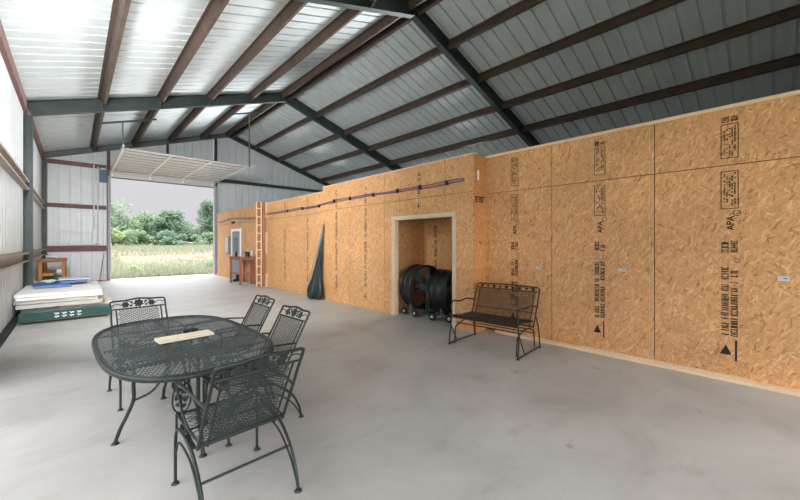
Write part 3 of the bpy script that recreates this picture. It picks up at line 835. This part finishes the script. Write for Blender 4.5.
for s in (-1, 1):
    x = s*(HW+.01); m = MB()
    m.tube(bez([bp(x, .52), (x, -.10, .632), (x, .12, .615), (x, .27, .64), (x, .33, .60), (x, .335, .5), (x, .33, .42)], 6), .011, 8)
    m.build('armrest', 'bronze', bn)
    m = MB(); x = s*(HW+.03)
    m.tube([(x, .37, .015), (x, -.37, .015)], .009, 6)
    m.tube(bez([(x, .37, .012), (x, .345, .20), (x-s*.015, .325, .40)], 5), .011, 8)
    m.tube(bez([(x, -.37, .012), (x, -.33, .25), (x-s*.015, -.27, .45)], 5), .010, 8)
    m.tube([(x, .335, .30), (x, .16, .015)], .008, 6)
    m.tube(bez([(x-s*.05, .30, .012), (x-s*.05, .285, .20), (x-s*.05, .24, .265), (x-s*.05, 0, .32), (x-s*.05, -.24, .265), (x-s*.05, -.285, .15), (x-s*.05, -.30, .012)], 6), .010, 8)
    lg = m.build('leg', 'bronze', bn)
    for y in (.37, -.37): MB().disc((x, y, 0), .02, .010, 12).build('foot_pad', 'bronze', lg)
m = MB()
for y, z in ((.2, .30), (-.2, .28), (-.26, .22)): m.tube([(-HW-.01, y, z), (HW+.01, y, z)], .008, 6)
m.build('stretcher', 'bronze', bn)

# ------------------------------------------------------------------ drum fans in the closet
def drum_fan(loc, rz, label, dia=.9, dep=.36):
    r = thing('drum_fan', label, 'fan', loc, rz, None)
    rad = dia/2; cz = rad+.13; rot = Matrix.Rotation(PI/2, 4, 'X')
    # axis along local y
    prof = [(rad, -dep/2), (rad+.018, -dep/2+.01), (rad+.018, -dep/2+.03), (rad, -dep/2+.04), (rad, -.06), (rad+.012, -.05), (rad+.012, -.03), (rad, -.02), (rad, dep/2-.04), (rad+.018, dep/2-.03), (rad+.018, dep/2-.01), (rad, dep/2), (rad-.012, dep/2), (rad-.012, -dep/2), (rad, -dep/2)]
    MB().lathe(prof, (0, 0, cz), 40, rot).build('shroud', 'black', r)
    for s in (-1, 1):
        m = MB(); y = s*dep/2*.97
        for k in range(1, 9):
            rr = rad*k/8.6; m.tube([(rr*math.cos(2*PI*j/32), y, cz+rr*math.sin(2*PI*j/32)) for j in range(32)], .0035, 4, closed=True)
        for k in range(16): a = 2*PI*k/16; m.tube([(.08*math.cos(a), y, cz+.08*math.sin(a)), ((rad-.01)*math.cos(a), y, cz+(rad-.01)*math.sin(a))], .0035, 4)
        g = m.build('guard', 'black', r)
        MB().disc((0, y-s*.0, cz), .09, .012, 20, rot).build('guard_hub', 'fangreen', g)
    bl = MB()
    for k in range(4):
        a = 2*PI*k/4+.4; vs = []
        for rr, wd in ((.07, .05), (.2, .10), (rad-.05, .12)):
            for t in (-1, 1):
                aa = a+t*wd/rr*.5; vs.append((rr*math.cos(aa), t*.04, cz+rr*math.sin(aa)))
        n0 = len(vs); vs += [(x, y+.004, z) for x, y, z in vs]
        bl.add(vs, [(0, 1, 3, 2), (2, 3, 5, 4), (8, 9, 7, 6), (10, 11, 9, 8), (0, 2, 8, 6), (2, 4, 10, 8), (1, 7, 9, 3), (3, 9, 11, 5), (4, 5, 11, 10), (0, 6, 7, 1)])
    bl.build('blade', 'fangreen', r)
    MB().lathe([(0, -.14), (.07, -.14), (.085, -.1), (.085, .08), (.05, .11), (0, .11)], (0, 0, cz), 20, rot).build('motor', 'grey', r)
    m = MB()
    for x in (-.03, .03): m.box((x-.012, -dep/2-.03, .09), (x+.012, -dep/2-.008, cz+rad*.95))
    m.box((-.05, -dep/2-.032, cz-.06), (.05, -dep/2-.005, cz+.06))
    m.build('motor_bracket', 'fangreen', r)
    m = MB()
    for x in (-rad*.62, rad*.62): m.beam((x, -dep/2-.02, .085), (x, dep/2+.02, .085), .03, .03); m.beam((x, 0, .09), (x*1.05, 0, .30), .05, .03, (0, 1, 0))
    for y in (-dep/2, dep/2): m.beam((-rad*.7, y, .085), (rad*.7, y, .085), .03, .03)
    m.build('base_frame', 'fangreen', r)
    for x in (-rad*.72, rad*.72):
        for y in (-dep/2, dep/2):
            w_ = MB().lathe([(.02, -.02), (.068, -.02), (.075, -.012), (.075, .012), (.068, .02), (.02, .02)], (x, y, .076), 18, Matrix.Rotation(PI/2, 4, 'Y')).build('wheel', 'rubber', r)
            MB().lathe([(0, -.024), (.03, -.024), (.03, .024), (0, .024)], (x, y, .076), 12, Matrix.Rotation(PI/2, 4, 'Y')).build('hubcap', 'lightgrey', w_)
    return r
drum_fan((5.42, 5.12, 0), math.radians(-8), 'large black drum fan on wheels, the left one inside the closet')
drum_fan((5.42, 4.42, 0), math.radians(14), 'black drum fan in the closet, the right one partly behind the door jamb', .84)

# ------------------------------------------------------------------ folded green canopy against the wall
uf = thing('folded_umbrella', 'folded dark green patio umbrella leaning against the far board wall', 'umbrella', (4.72, 8.42, 0))
tip = Vector((.16, -.24, 1.98)); m = MB(); nr = 26; ns = 36; vs = []
for i in range(nr):
    t = i/(nr-1)                         # 0 tip .. 1 hem
    c = tip*(1-t)+Vector((.0, .02, .05))*t
    rad = .010+.20*t**1.5
    if t > .75: rad *= 1+.25*math.sin((t-.75)/.25*PI)
    if t > .97: rad *= .8
    for k in range(ns):
        a = 2*PI*k/ns; fold = 1+.34*math.sin(9*a+t*3)*min(1, t*2.2)+.12*math.sin(4*a-t*5)
        z = c.z*1.0+ (.07*math.sin(5*a+1)*t*t)
        vs.append((c.x+rad*fold*math.cos(a)*.62, c.y+rad*fold*math.sin(a)*1.05, max(.008, z)))
fs = [(i*ns+k, i*ns+(k+1) % ns, (i+1)*ns+(k+1) % ns, (i+1)*ns+k) for i in range(nr-1) for k in range(ns)]
m.add(vs, fs, True); m.add(vs[:ns], [tuple(range(ns))]); m.add(vs[-ns:], [tuple(range(ns))[::-1]]); m.build('canopy', 'greentarp', uf)
MB().tube([(-.04, .20, .02), (.15, -.215, 2.03)], .013, 8).build('pole', 'grey', uf)
MB().tube([(-.10, .10, .30), (.14, -.235, 1.85)], .010, 6).build('rib', 'grey', uf)
MB().tube([(-.06, .22, .45), (.15, -.215, 1.9)], .009, 6).build('rib', 'grey', uf)

# ------------------------------------------------------------------ ladder + post, work table, far doorway
ld = thing('wooden_ladder', 'upright wooden ladder with pale rungs against the far board wall', 'ladder', (4.59, 12.1, 0))
for x in (0, .155): MB().box((x-.012, 0, 0), (x+.014, .05, 2.94)).build('rail', 'pine', ld)
for k in range(10): MB().box((.013, .004, .12+k*.285), (.144, .046, .155+k*.285)).build('rung', 'pine', ld)
tag(MB().box((4.60, 12.16, 0), (4.76, 12.18, 2.93)).build('brown_plank', 'postwood'), 'brown plank standing upright behind the rungs of the ladder', 'plank')
tag(MB().box((4.785, 12.08, 0), (4.862, 12.17, 2.94)).build('wooden_post', 'postwood'), 'orange brown wooden post standing right of the ladder', 'post')
pp = thing('lumber_offcut', 'pale lumber offcut pieces fixed vertically between post and wall', 'lumber', (4.885, 12.0, 0))
for z0, z1 in ((.0, .45), (1.15, 1.9), (2.4, 2.92)): MB().box((0, 0, z0), (.022, .12, z1)).build('piece', 'pine', pp)

wt = thing('work_table', 'reddish brown wooden work table beside the ladder in the far corner', 'table', (4.61, 13.6, 0))
MB().box((-.27, -.56, .97), (.28, .56, 1.01)).build('tabletop', 'brownwood', wt)
m = MB()
m.box((-.25, -.54, .89), (-.225, .54, .97)); m.box((-.25, -.54, .89), (.26, -.515, .97)); m.build('apron', 'brownwood', wt)
for x in (-.235, .24):
    for y in (-.52, .52): MB().box((x-.035, y-.035, 0), (x+.035, y+.035, .97)).build('leg', 'brownwood', wt)
m = MB(); m.box((-.25, -.54, .36), (-.22, .54, .43)); m.box((-.25, -.54, .36), (.26, -.51, .43)); m.build('stretcher', 'brownwood', wt)
tag(MB().box((4.81, 13.15, 0), (4.9, 13.35, .96)).build('brown_plank', 'brownwood'), 'short brown plank leaning under the work table against the wall', 'plank')
def bottle(x, y, z, r, h, m_, cap, lab, name='bottle'):
    b = thing(name, lab, name.replace('_', ' '), (x, y, z), 0, None)
    MB().lathe([(0, 0), (r, 0), (r, h*.62), (r*.45, h*.8), (r*.4, h*.95), (0, h*.95)], (0, 0, 0), 14).build('body', m_, b)
    MB().lathe([(0, h*.93), (r*.48, h*.93), (r*.48, h), (0, h)], (0, 0, 0), 10).build('cap', cap, b)
def can(x, y, z, r, h, m_, lab):
    b = thing('paint_can', lab, 'can', (x, y, z))
    MB().lathe([(0, 0), (r, 0), (r*1.03, .006), (r, .014), (r, h-.014), (r*1.03, h-.006), (r*.9, h), (0, h-.008)], (0, 0, 0), 18).build('body', m_, b)
    MB().tube([(r*1.02*math.cos(PI*k/10), r*1.02*math.sin(PI*k/10)*.35-.01, h*.85-r*.9*math.sin(PI*k/10)*.5) for k in range(11)], .003, 5).build('handle', 'grey', b)
can(4.50, 13.15, 1.01, .07, .16, 'grey', 'grey can at the near end of the work table')
can(4.68, 13.3, 1.01, .08, .19, 'black', 'black can beside the grey can on the work table')
bottle(4.82, 13.2, 1.01, .05, .28, 'lightgrey', 'blackplastic', 'pale grey bottle with black cap on the work table by the ladder')
bottle(4.79, 13.5, 1.01, .05, .24, 'white', 'grey', 'white bottle at the wall side of the work table')
bottle(4.40, 13.6, 1.01, .04, .2, 'black', 'reds', 'small black bottle on the front edge of the work table')
bx = thing('cardboard_box', 'small tan box on the work table among the bottles', 'box', (4.6, 13.45, 1.01))
MB().box((-.09, -.12, 0), (.0, .0, .12)).build('carton', 'beige', bx); MB().box((-.091, -.08, .03), (.001, -.04, .121)).build('tape', 'cream', bx)
# grey service door with pale casing on the far wall
d3 = thing('door_3', None, None, kind='structure')
c = MB(); c.box((X2-.03, 15.62, 0), (X2-.001, 15.74, 2.1)); c.box((X2-.03, 14.58, 0), (X2-.001, 14.70, 2.1)); c.box((X2-.03, 14.7, 2.0), (X2-.001, 15.62, 2.1)); c.build('casing', 'white', d3)
MB().box((X2-.02, 14.7, .02), (X2-.002, 15.62, 2.0)).build('door_leaf', 'grey', d3)
MB().box((X2-.026, 14.95, 1.1), (X2-.02, 15.38, 1.75)).build('door_pane', 'bluebox', d3)
MB().tube([(X2-.07, 14.8, 1.0), (X2-.02, 14.8, 1.0)], .025, 8).build('door_handle', 'lightgrey', d3)
ep = thing('breaker_panel', 'grey electrical panel on the far wall left of the grey door', 'electrical panel', (X2-.001, 16.1, 1.05))
MB().box((-.10, -.2, 0), (0, .2, .75)).build('box', 'grey', ep); MB().box((-.106, -.17, .03), (-.1, .17, .72)).build('cover', 'lightgrey', ep)
lf = thing('wall_lamp', 'small dark twin head lamp above the grey door on the far wall', 'lamp', (X2-.001, 15.2, 2.28))
MB().box((-.06, -.09, 0), (0, .09, .1)).build('housing', 'beige', lf)
for s in (-1, 1): MB().lathe([(0, 0), (.03, .01), (.055, .07), (.045, .07), (0, .03)], (-.06, s*.13, .08), 12, Matrix.Rotation(-PI/2, 4, 'Y')).build('lamp_head', 'black', lf)
bt = thing('rubber_boot', 'dark boot standing on the floor under the work table', 'boot', (4.72, 14.45, 0))
m = MB(); m.lathe([(0, .3), (.06, .3), (.055, .12), (.06, .03), (0, .03)], (0, 0, 0), 12); m.cbox((-.06, 0, .05), (.2, .09, .08)); m.build('upper', 'rubber', bt)
MB().cbox((-.05, 0, .01), (.23, .1, .02)).build('sole', 'black', bt)

# ------------------------------------------------------------------ workbench in left corner
wb = thing('workbench', 'orange plywood workbench in the far left corner behind the column', 'workbench', (-.47, 15.9, 0))
MB().box((-.32, -1.1, .93), (.30, 1.1, .99)).build('tabletop', 'ochre', wb)
MB().box((-.32, -1.12, .94), (.32, -1.1, 1.0)).build('edge_board', 'brownwood', wb)
for x in (-.26, .24):
    for y in (-1.04, 1.04): MB().box((x-.04, y-.04, 0), (x+.04, y+.04, .93)).build('leg', 'ochre', wb)
MB().box((-.30, -1.06, .52), (.02, 1.0, .60)).build('shelf', 'ochre', wb)
ub = thing('power_tool', 'grey and white bench tool on the plywood workbench in the left corner', 'power tool', (-.55, 15.2, .992))
MB().box((-.14, -.14, 0), (.14, .14, .035)).build('base', 'grey', ub)
MB().tube([(-.08, 0, .10), (.12, .02, .10)], .05, 12).build('motor', 'lightgrey', ub)
MB().disc((.09, -.02, .115), .075, .012, 20, Matrix.Rotation(PI/2, 4, 'Y')).build('disc', 'white', ub)
MB().tube([(0, 0, .13), (-.1, 0, .2)], .012, 6).build('handle', 'black', ub)
tag(MB().box((-.38, 14.95, .60), (-.24, 15.3, .70)).build('parts_box', 'white', None, None), 'small white box on the lower shelf of the plywood workbench', 'box')
cb = thing('dark_crate', 'dark crate standing under the plywood workbench', 'crate', (-.45, 16.2, 0))
m = MB(); m.box((-.2, -.3, 0), (.2, .3, .02))
for z in (.05, .19, .33): 
    m.box((-.2, -.3, z), (.2, -.28, z+.10)); m.box((-.2, .28, z), (.2, .3, z+.10)); m.box((-.2, -.28, z), (-.18, .28, z+.10)); m.box((.18, -.28, z), (.2, .28, z+.10))
for x in (-.19, .17):
    for y in (-.29, .27): m.box((x, y, 0), (x+.02, y+.02, .43))
m.build('slats', 'bluebox', cb)

# ------------------------------------------------------------------ stacked boards by the left wall
def slab(name, x0, x1, y0, y1, z0, z1, m_, label, cat, rz=0, grp=None, parts=None):
    cx, cy = (x0+x1)/2, (y0+y1)/2
    t = MB(); hx, hy = (x1-x0)/2, (y1-y0)/2; nx, ny = 10, 16; vs = []
    # gently wavy sheet with real thickness
    sd = R.random()*9
    for zz in (z0, z1):
        for j in range(ny+1):
            for i in range(nx+1):
                x = -hx+2*hx*i/nx; y = -hy+2*hy*j/ny
                e = .004*math.sin(3*x+sd)+.004*math.sin(2.3*y+sd) if zz == z1 else 0
                jx = .006*math.sin(9*y+sd) if i in (0, nx) else 0; jy = .006*math.sin(11*x+sd) if j in (0, ny) else 0
                vs.append((x+jx, y+jy, zz-z0+e))
    N1 = (nx+1)*(ny+1); fs = []
    for j in range(ny):
        for i in range(nx):
            a = j*(nx+1)+i; fs.append((a+N1, a+1+N1, a+nx+2+N1, a+nx+1+N1)); fs.append((a, a+nx+1, a+nx+2, a+1))
    for i in range(nx): fs.append((i, i+1, i+1+N1, i+N1)); a = ny*(nx+1)+i; fs.append((a+1, a, a+N1, a+1+N1))
    for j in range(ny): a = j*(nx+1); fs.append((a+nx+1, a, a+N1, a+nx+1+N1)); a += nx; fs.append((a, a+nx+1, a+nx+1+N1, a+N1))
    t.add(vs, fs)
    o = t.build(name, m_, None, (cx, cy, z0), rz); tag(o, label, cat, grp); return o
slab('pallet_board', -.72, .50, 9.62, 12.0, .0, .058, 'beige', 'beige board at the very bottom of the stack by the left wall', 'board', .01)
# two green wrapped bundles
gb = thing('shingle_bundle', 'long dark green wrapped bundle under the white panels, facing the camera', 'bundle', (-.12, 9.50, .064), .01)
m = MB(); n = 20; vs = []
MB().box((-.62, -.17, .0), (.66, .20, .125)).build('wrap', 'greenwrap', gb)
MB().box((-.60, -.175, .125), (.68, .19, .15)).build('flap', 'greenwrap', gb)
m = MB()                                            # white printed marks on the front of the bundle
for k in range(4):
    x = -.16+k*.105
    for z0, sz in ((.078, .036), (.022, .034)):
        m.box((x, -.1725, z0+sz*.8), (x+.07, -.1702, z0+sz)); m.box((x+.05, -.1725, z0+sz*.45), (x+.072, -.1702, z0+sz*.9)); m.box((x+.025, -.1725, z0+sz*.35), (x+.06, -.1702, z0+sz*.55)); m.box((x+.02, -.1725, z0), (x+.042, -.1702, z0+sz*.5))
m.build('white_print', 'white', gb)
g2 = thing('shingle_bundle', 'shorter green bundle at the left end on the floor by the wall', 'bundle', (-.52, 9.95, .064), 0)
MB().box((-.22, -.2, 0), (.3, .2, .15)).build('wrap', 'greenwrap', g2)
MB().box((-.05, -.205, .0), (.02, .205, .152)).build('strap', 'black', g2)
slab('padded_sheet', -.55, .62, 10.25, 12.2, .070, .208, 'beige', 'thick beige padded panel sticking out at the right under the white panels', 'panel', .02)
slab('white_foam_sheet', -.83, .44, 9.93, 12.38, .222, .296, 'foamedge', 'lowest white foam panel of the stack by the left wall', 'panel', .005, 'white foam panels in the stack')
slab('white_foam_sheet', -.83, .40, 9.96, 12.36, .308, .375, 'foamedge', 'middle white foam panel of the stack by the left wall', 'panel', -.01, 'white foam panels in the stack')
slab('white_foam_sheet', -.83, .44, 9.92, 12.40, .382, .440, 'foam', 'white foam panel directly under the topmost one of the stack', 'panel', .008, 'white foam panels in the stack')
slab('white_foam_sheet', -.83, .45, 9.94, 12.38, .447, .500, 'foam', 'topmost white foam panel of the stack by the left wall', 'panel', -.004, 'white foam panels in the stack')
slab('foam_sheet', -.70, -.10, 11.05, 12.3, .510, .545, 'bluefoam', 'low blue foam sheet on the left of the white stack', 'foam sheet', .1)
slab('foam_sheet', -.32, .24, 11.6, 12.35, .550, .594, 'bluefoam', 'blue foam sheet under the pale blue ones at the right of the white stack', 'foam sheet', -.05)
slab('foam_sheet', -.28, .28, 11.7, 12.4, .606, .632, 'lightgrey', 'pale grey sheet topping the blue foam pile', 'foam sheet', .04)
cl = MB(); vs = []; n = 12
for j in range(n+1):
    for i in range(n+1):
        x = -.2+.4*i/n; y = -.15+.3*j/n; z = .02+.05*math.exp(-8*(x*x+y*y))*(1+.4*math.sin(17*x+9*y))+.01*math.sin(23*x)*math.cos(19*y); vs.append((x, y, max(z, .002)))
N1 = len(vs); vs += [(x, y, max(0, z-.012)) for x, y, z in vs]; fs = []
for j in range(n):
    for i in range(n): a = j*(n+1)+i; fs.append((a, a+1, a+n+2, a+n+1)); fs.append((a+N1, a+n+1+N1, a+n+2+N1, a+1+N1))
cl.add(vs, fs, True); tag(cl.build('plastic_wrap', 'foam', None, (-.45, 11.6, .560)), 'crumpled white plastic wrap lying on the blue foam', 'plastic wrap')

# small block of wood on floor in front of the bench's wall end, floor debris
# ------------------------------------------------------------------ outside
def gz(x, y):
    if y < 19.5: return -.03
    t = min(1, max(0, (y-22)/26)); b = .95*t*t*(3-2*t)
    bank = .55/(1+math.exp(-(y-33.5-.6*math.sin(x*.4))*2.2))
    return -.03+b*.62+bank+max(0, (y-60)/40)*2.2+.05*math.sin(x*.9+y*.5)*min(1, (y-19.5)/8)
m = MB(); nx, ny = 60, 90; vs = []
for j in range(ny+1):
    y = YG+.2+(j/ny)**1.6*110
    for i in range(nx+1):
        x = -40+80*i/nx+y*.25; vs.append((x, y, gz(x, y)))
m.add(vs, [(j*(nx+1)+i, j*(nx+1)+i+1, (j+1)*(nx+1)+i+1, (j+1)*(nx+1)+i) for j in range(ny) for i in range(nx)], True)
gr = m.build('ground_outside', 'ground'); struct(gr)
struct(MB().box((-60, -60, -.2), (60, YF, -.02)).build('ground_front', 'ground'))
struct(MB().box((-60, YF, -.2), (XL-.15, YG+.3, -.02)).build('ground_side', 'ground'))
m = MB()                                # eroded soil face of the bank
vs = []; n = 40
for i in range(n+1):
    x = -2+i*.32; yb = 33.3-.6*math.sin(x*.4)
    hgt = .75+.16*math.sin(x*1.9)+.1*math.sin(x*4.1); f = min(1, max(0, (x-2.6)/2.5))*(.7+.3*math.sin(x*2.7))
    vs += [(x, yb-.9, gz(x, yb-.9)-.02), (x, yb-.45, gz(x, yb-.45)-.06+.08*f+hgt*.32*f), (x, yb+.1, gz(x, yb+.1)-.06+.10*f+.14*f*hgt), (x, yb+.9, gz(x, yb+.9)-.02)]
m.add(vs, [(4*i+k, 4*i+4+k, 4*i+5+k, 4*i+1+k) for i in range(n) for k in range(3)], True)
struct(m.build('ground_bank', 'soil'))
# grass blades
m = MB(); Rg = random.Random(3)
vs = []; fs = []
for _ in range(26000):
    y = YG+.7+Rg.random()**1.5*38; a = y/18.6
    x = 1.0*a-1.5+Rg.random()*(4.6*a+1.5)
    if 28.5 < y < 33.9 and x > 2.5 and Rg.random() < (.97 if y > 31.5 else .6): continue
    h = (.10+.26*Rg.random())*(1 if y > 21 else .7); w = .012+.022*Rg.random(); an = Rg.random()*PI; z = gz(x, y)-.02
    lx, ly = (Rg.random()-.5)*.2, (Rg.random()-.5)*.2; k = len(vs)
    vs += [(x-w*math.cos(an), y-w*math.sin(an), z), (x+w*math.cos(an), y+w*math.sin(an), z), (x+lx, y+ly, z+h)]; fs.append((k, k+1, k+2))
m.add(vs, fs); tag(m.build('grass', 'grass'), 'pale dry grass growing beyond the open garage door', 'grass', kind='stuff')
# weeds near the door
def bush(loc, rx, ry, rz_, nleaf, m_, name, label, cat, trunk=0, lsz=.2, seed=0, grp=None):
    r = random.Random(seed); o = thing(name, label, cat, loc, 0, grp)
    blobs = []
    nb = 34 if trunk else (16 if lsz > .2 else 5)
    for _ in range(nb):
        a = r.random()*2*PI; q = r.random()**.5; zz = r.random()
        prof = math.sin(PI*(.15+.8*zz))**.6
        blobs.append((q*rx*.7*prof*math.cos(a), q*ry*.7*prof*math.sin(a), trunk*.55+rz_*(.12+.8*zz), ((.16 if lsz > .2 else .28)+.16*r.random())*(rx+rz_)*.5))
    m = MB(); vs = []; fs = []
    for _ in range(nleaf):
        b = blobs[r.randrange(nb)]
        d = Vector((r.gauss(0, 1), r.gauss(0, 1), r.gauss(0, 1))).normalized()*b[3]*(.55+.5*r.random())
        c = Vector((b[0]+d.x, b[1]+d.y, max(.02, b[2]+d.z*.8)))
        u = Vector((r.gauss(0, 1), r.gauss(0, 1), r.gauss(0, .6))).normalized(); v = u.orthogonal().normalized()
        s_ = lsz*(.5+r.random()); k = len(vs)
        vs += [c-u*s_*.5, c+v*s_*.3, c+u*s_*.5, c-v*s_*.3]; fs.append((k, k+1, k+2, k+3))
    m.add(vs, fs); m.build('foliage', m_, o)
    m = MB()
    if trunk:
        m.tube(bez([(0, 0, -.1), (.1, .05, trunk*.6), (-.1, 0, trunk+rz_*.35), (.05, 0, trunk+rz_*.6)], 5), .16, 7)
        for b in blobs[:7]: m.tube([(0, 0, trunk*.8), (b[0]*.5, b[1]*.5, (trunk*.8+b[2])*.5+.2), (b[0], b[1], b[2])], .05, 5)
    else:
        for b in blobs: m.tube([(0, 0, -.02), (b[0], b[1], b[2])], .012, 4)
    m.build('trunk' if trunk else 'stem', 'bark', o)
    return o
TREES = [  # x at depth, y, half width, height, material, label
    (1.6, 47, 2.3, 2.6, 'leaf_b', 'pale yellow green bush at the left jamb of the open door'),
    (3.5, 56, 3.4, 5.9, 'leaf_a', 'tallest tree of the left group seen through the door'),
    (6.9, 60, 3.6, 5.0, 'leaf_a', 'rounded mid green tree right of the tallest tree'),
    (9.8, 57, 3.0, 5.3, 'leaf_c', 'mid green tree in the middle of the open doorway'),
    (12.6, 66, 3.0, 3.4, 'leaf_c', 'low green tree under the gap of open sky'),
    (15.2, 66, 3.0, 3.2, 'leaf_a', 'low tree beside the tall tree at the right jamb'),
    (15.1, 57, 2.3, 7.3, 'leaf_c', 'tall tree cut by the right jamb of the open door'),
    (5.2, 50, 2.4, 2.3, 'leaf_a', 'low dark bush in front of the left trees'),
    (9.0, 51, 2.6, 2.2, 'leaf_c', 'low bush in front of the middle tree'),
    (13.4, 53, 2.8, 2.0, 'leaf_a', 'low bush line near the right side of the doorway'),
]
for i, (x, y, wd, ht, m_, lab) in enumerate(TREES):
    low = ht < 3
    bush((x, y, gz(x, y)-(.45 if low else .1)), wd*(1.15 if low else 1), wd*.8, ht-(0 if low else .8), 7600 if not low else 4200, m_, 'shrub' if low else 'broadleaf_tree', lab, 'shrub' if low else 'tree', 0 if low else .8, .27, i+11, 'trees beyond the open door')
bush((6.35, 23.2, gz(6.35, 23.2)), .6, .5, .85, 700, 'leaf_a', 'weed_clump', 'leafy green weed just outside the right jamb of the door', 'weed', 0, .12, 91)
bush((2.4, 22.5, gz(2.4, 22.5)), .5, .4, .35, 300, 'leaf_b', 'weed_clump', 'low pale weed outside near the left jamb of the door', 'weed', 0, .1, 92)

# ------------------------------------------------------------------ light
wd = bpy.data.worlds.new('World'); SC.world = wd; wd.use_nodes = True
nt = wd.node_tree; bg = nt.nodes['Background']
# overcast sky: paler at the horizon, much brighter towards the zenith
tcw = nt.nodes.new('ShaderNodeTexCoord'); sw = nt.nodes.new('ShaderNodeSeparateXYZ'); rw = nt.nodes.new('ShaderNodeMapRange')
nt.links.new(tcw.outputs['Generated'], sw.inputs[0]); nt.links.new(sw.outputs['Z'], rw.inputs['Value'])
rw.interpolation_type = 'SMOOTHSTEP'
rw.inputs['From Min'].default_value = .12; rw.inputs['From Max'].default_value = .8; rw.inputs['To Min'].default_value = .655; rw.inputs['To Max'].default_value = 5.0
nt.links.new(rw.outputs[0], bg.inputs['Strength'])
bg.inputs['Color'].default_value = (.97, .96, 1.0, 1)
def area(name, loc, aim, sx, sy, power, col=(1, 1, 1)):
    l = bpy.data.lights.new(name, 'AREA'); l.shape = 'RECTANGLE'; l.size = sx; l.size_y = sy; l.energy = power; l.color = col
    o = bpy.data.objects.new(name, l); COL.objects.link(o); o.location = loc
    o.rotation_euler = (Vector(aim)-Vector(loc)).to_track_quat('-Z', 'Y').to_euler(); return o
# lights added out of view for brightness, aimed in through near end and side
area('fill_side_bay', (XL-9, -4.5, 3.2), (3, 6, 1.5), 9, 5, 120, (.94, .97, 1))
area('fill_near_end', (1.0, YF-14, 3.6), (3, 6, 1), 10, 6, 1950, (.94, .97, 1))
# added light hidden above the garage opening, brightening the floor inside
area('fill_far_door', (3.0, 28.5, 10.5), (3, 12, 0), 9, 6, 2000, (.93, .94, 1))
# added fill lights without fixtures, unseen at the left wall and over the loft
fl_ = area('fill_left_wall', (-.62, 5.4, 3.6), (4.2, 13.5, 1.7), 1.2, .8, 430, (.95, .97, 1)); fl_.data.spread = math.radians(125)
area('fill_left_up', (-.45, 3.4, 2.3), (1.2, 8.5, 5.6), 1.8, 1.0, 62, (.95, .97, 1))
area('fill_loft', (10.6, 15.5, 3.0), (-.2, 12.5, 4.9), 1.0, 4.0, 420, (.95, .97, 1)).data.spread = math.radians(58)
area('fill_loft', (10.6, 7.5, 3.0), (-.2, 5.0, 4.6), 1.0, 4.5, 270, (.95, .97, 1)).data.spread = math.radians(58)
sun = bpy.data.lights.new('sun', 'SUN'); sun.energy = 1.2; sun.angle = math.radians(8); sun.color = (1, .95, .88)
so = bpy.data.objects.new('sun', sun); COL.objects.link(so); so.rotation_euler = (math.radians(38), 0, math.radians(150))

# ------------------------------------------------------------------ camera
cam = bpy.data.cameras.new('camera'); co = bpy.data.objects.new('camera', cam); COL.objects.link(co)
co.location = (0, 0, 1.5); co.rotation_euler = (PI/2, 0, -.7516)
cam.sensor_width = 36; cam.lens = 348.925/800*36; cam.shift_y = -6.63/800; cam.clip_start = .05; cam.clip_end = 500
SC.camera = co
vs_ = SC.view_settings; vs_.view_transform = 'Standard'; vs_.look = 'None'; vs_.exposure = .12; vs_.gamma = 1; vs_.use_curve_mapping = False
SC.cycles.max_bounces = 10; SC.cycles.diffuse_bounces = 6
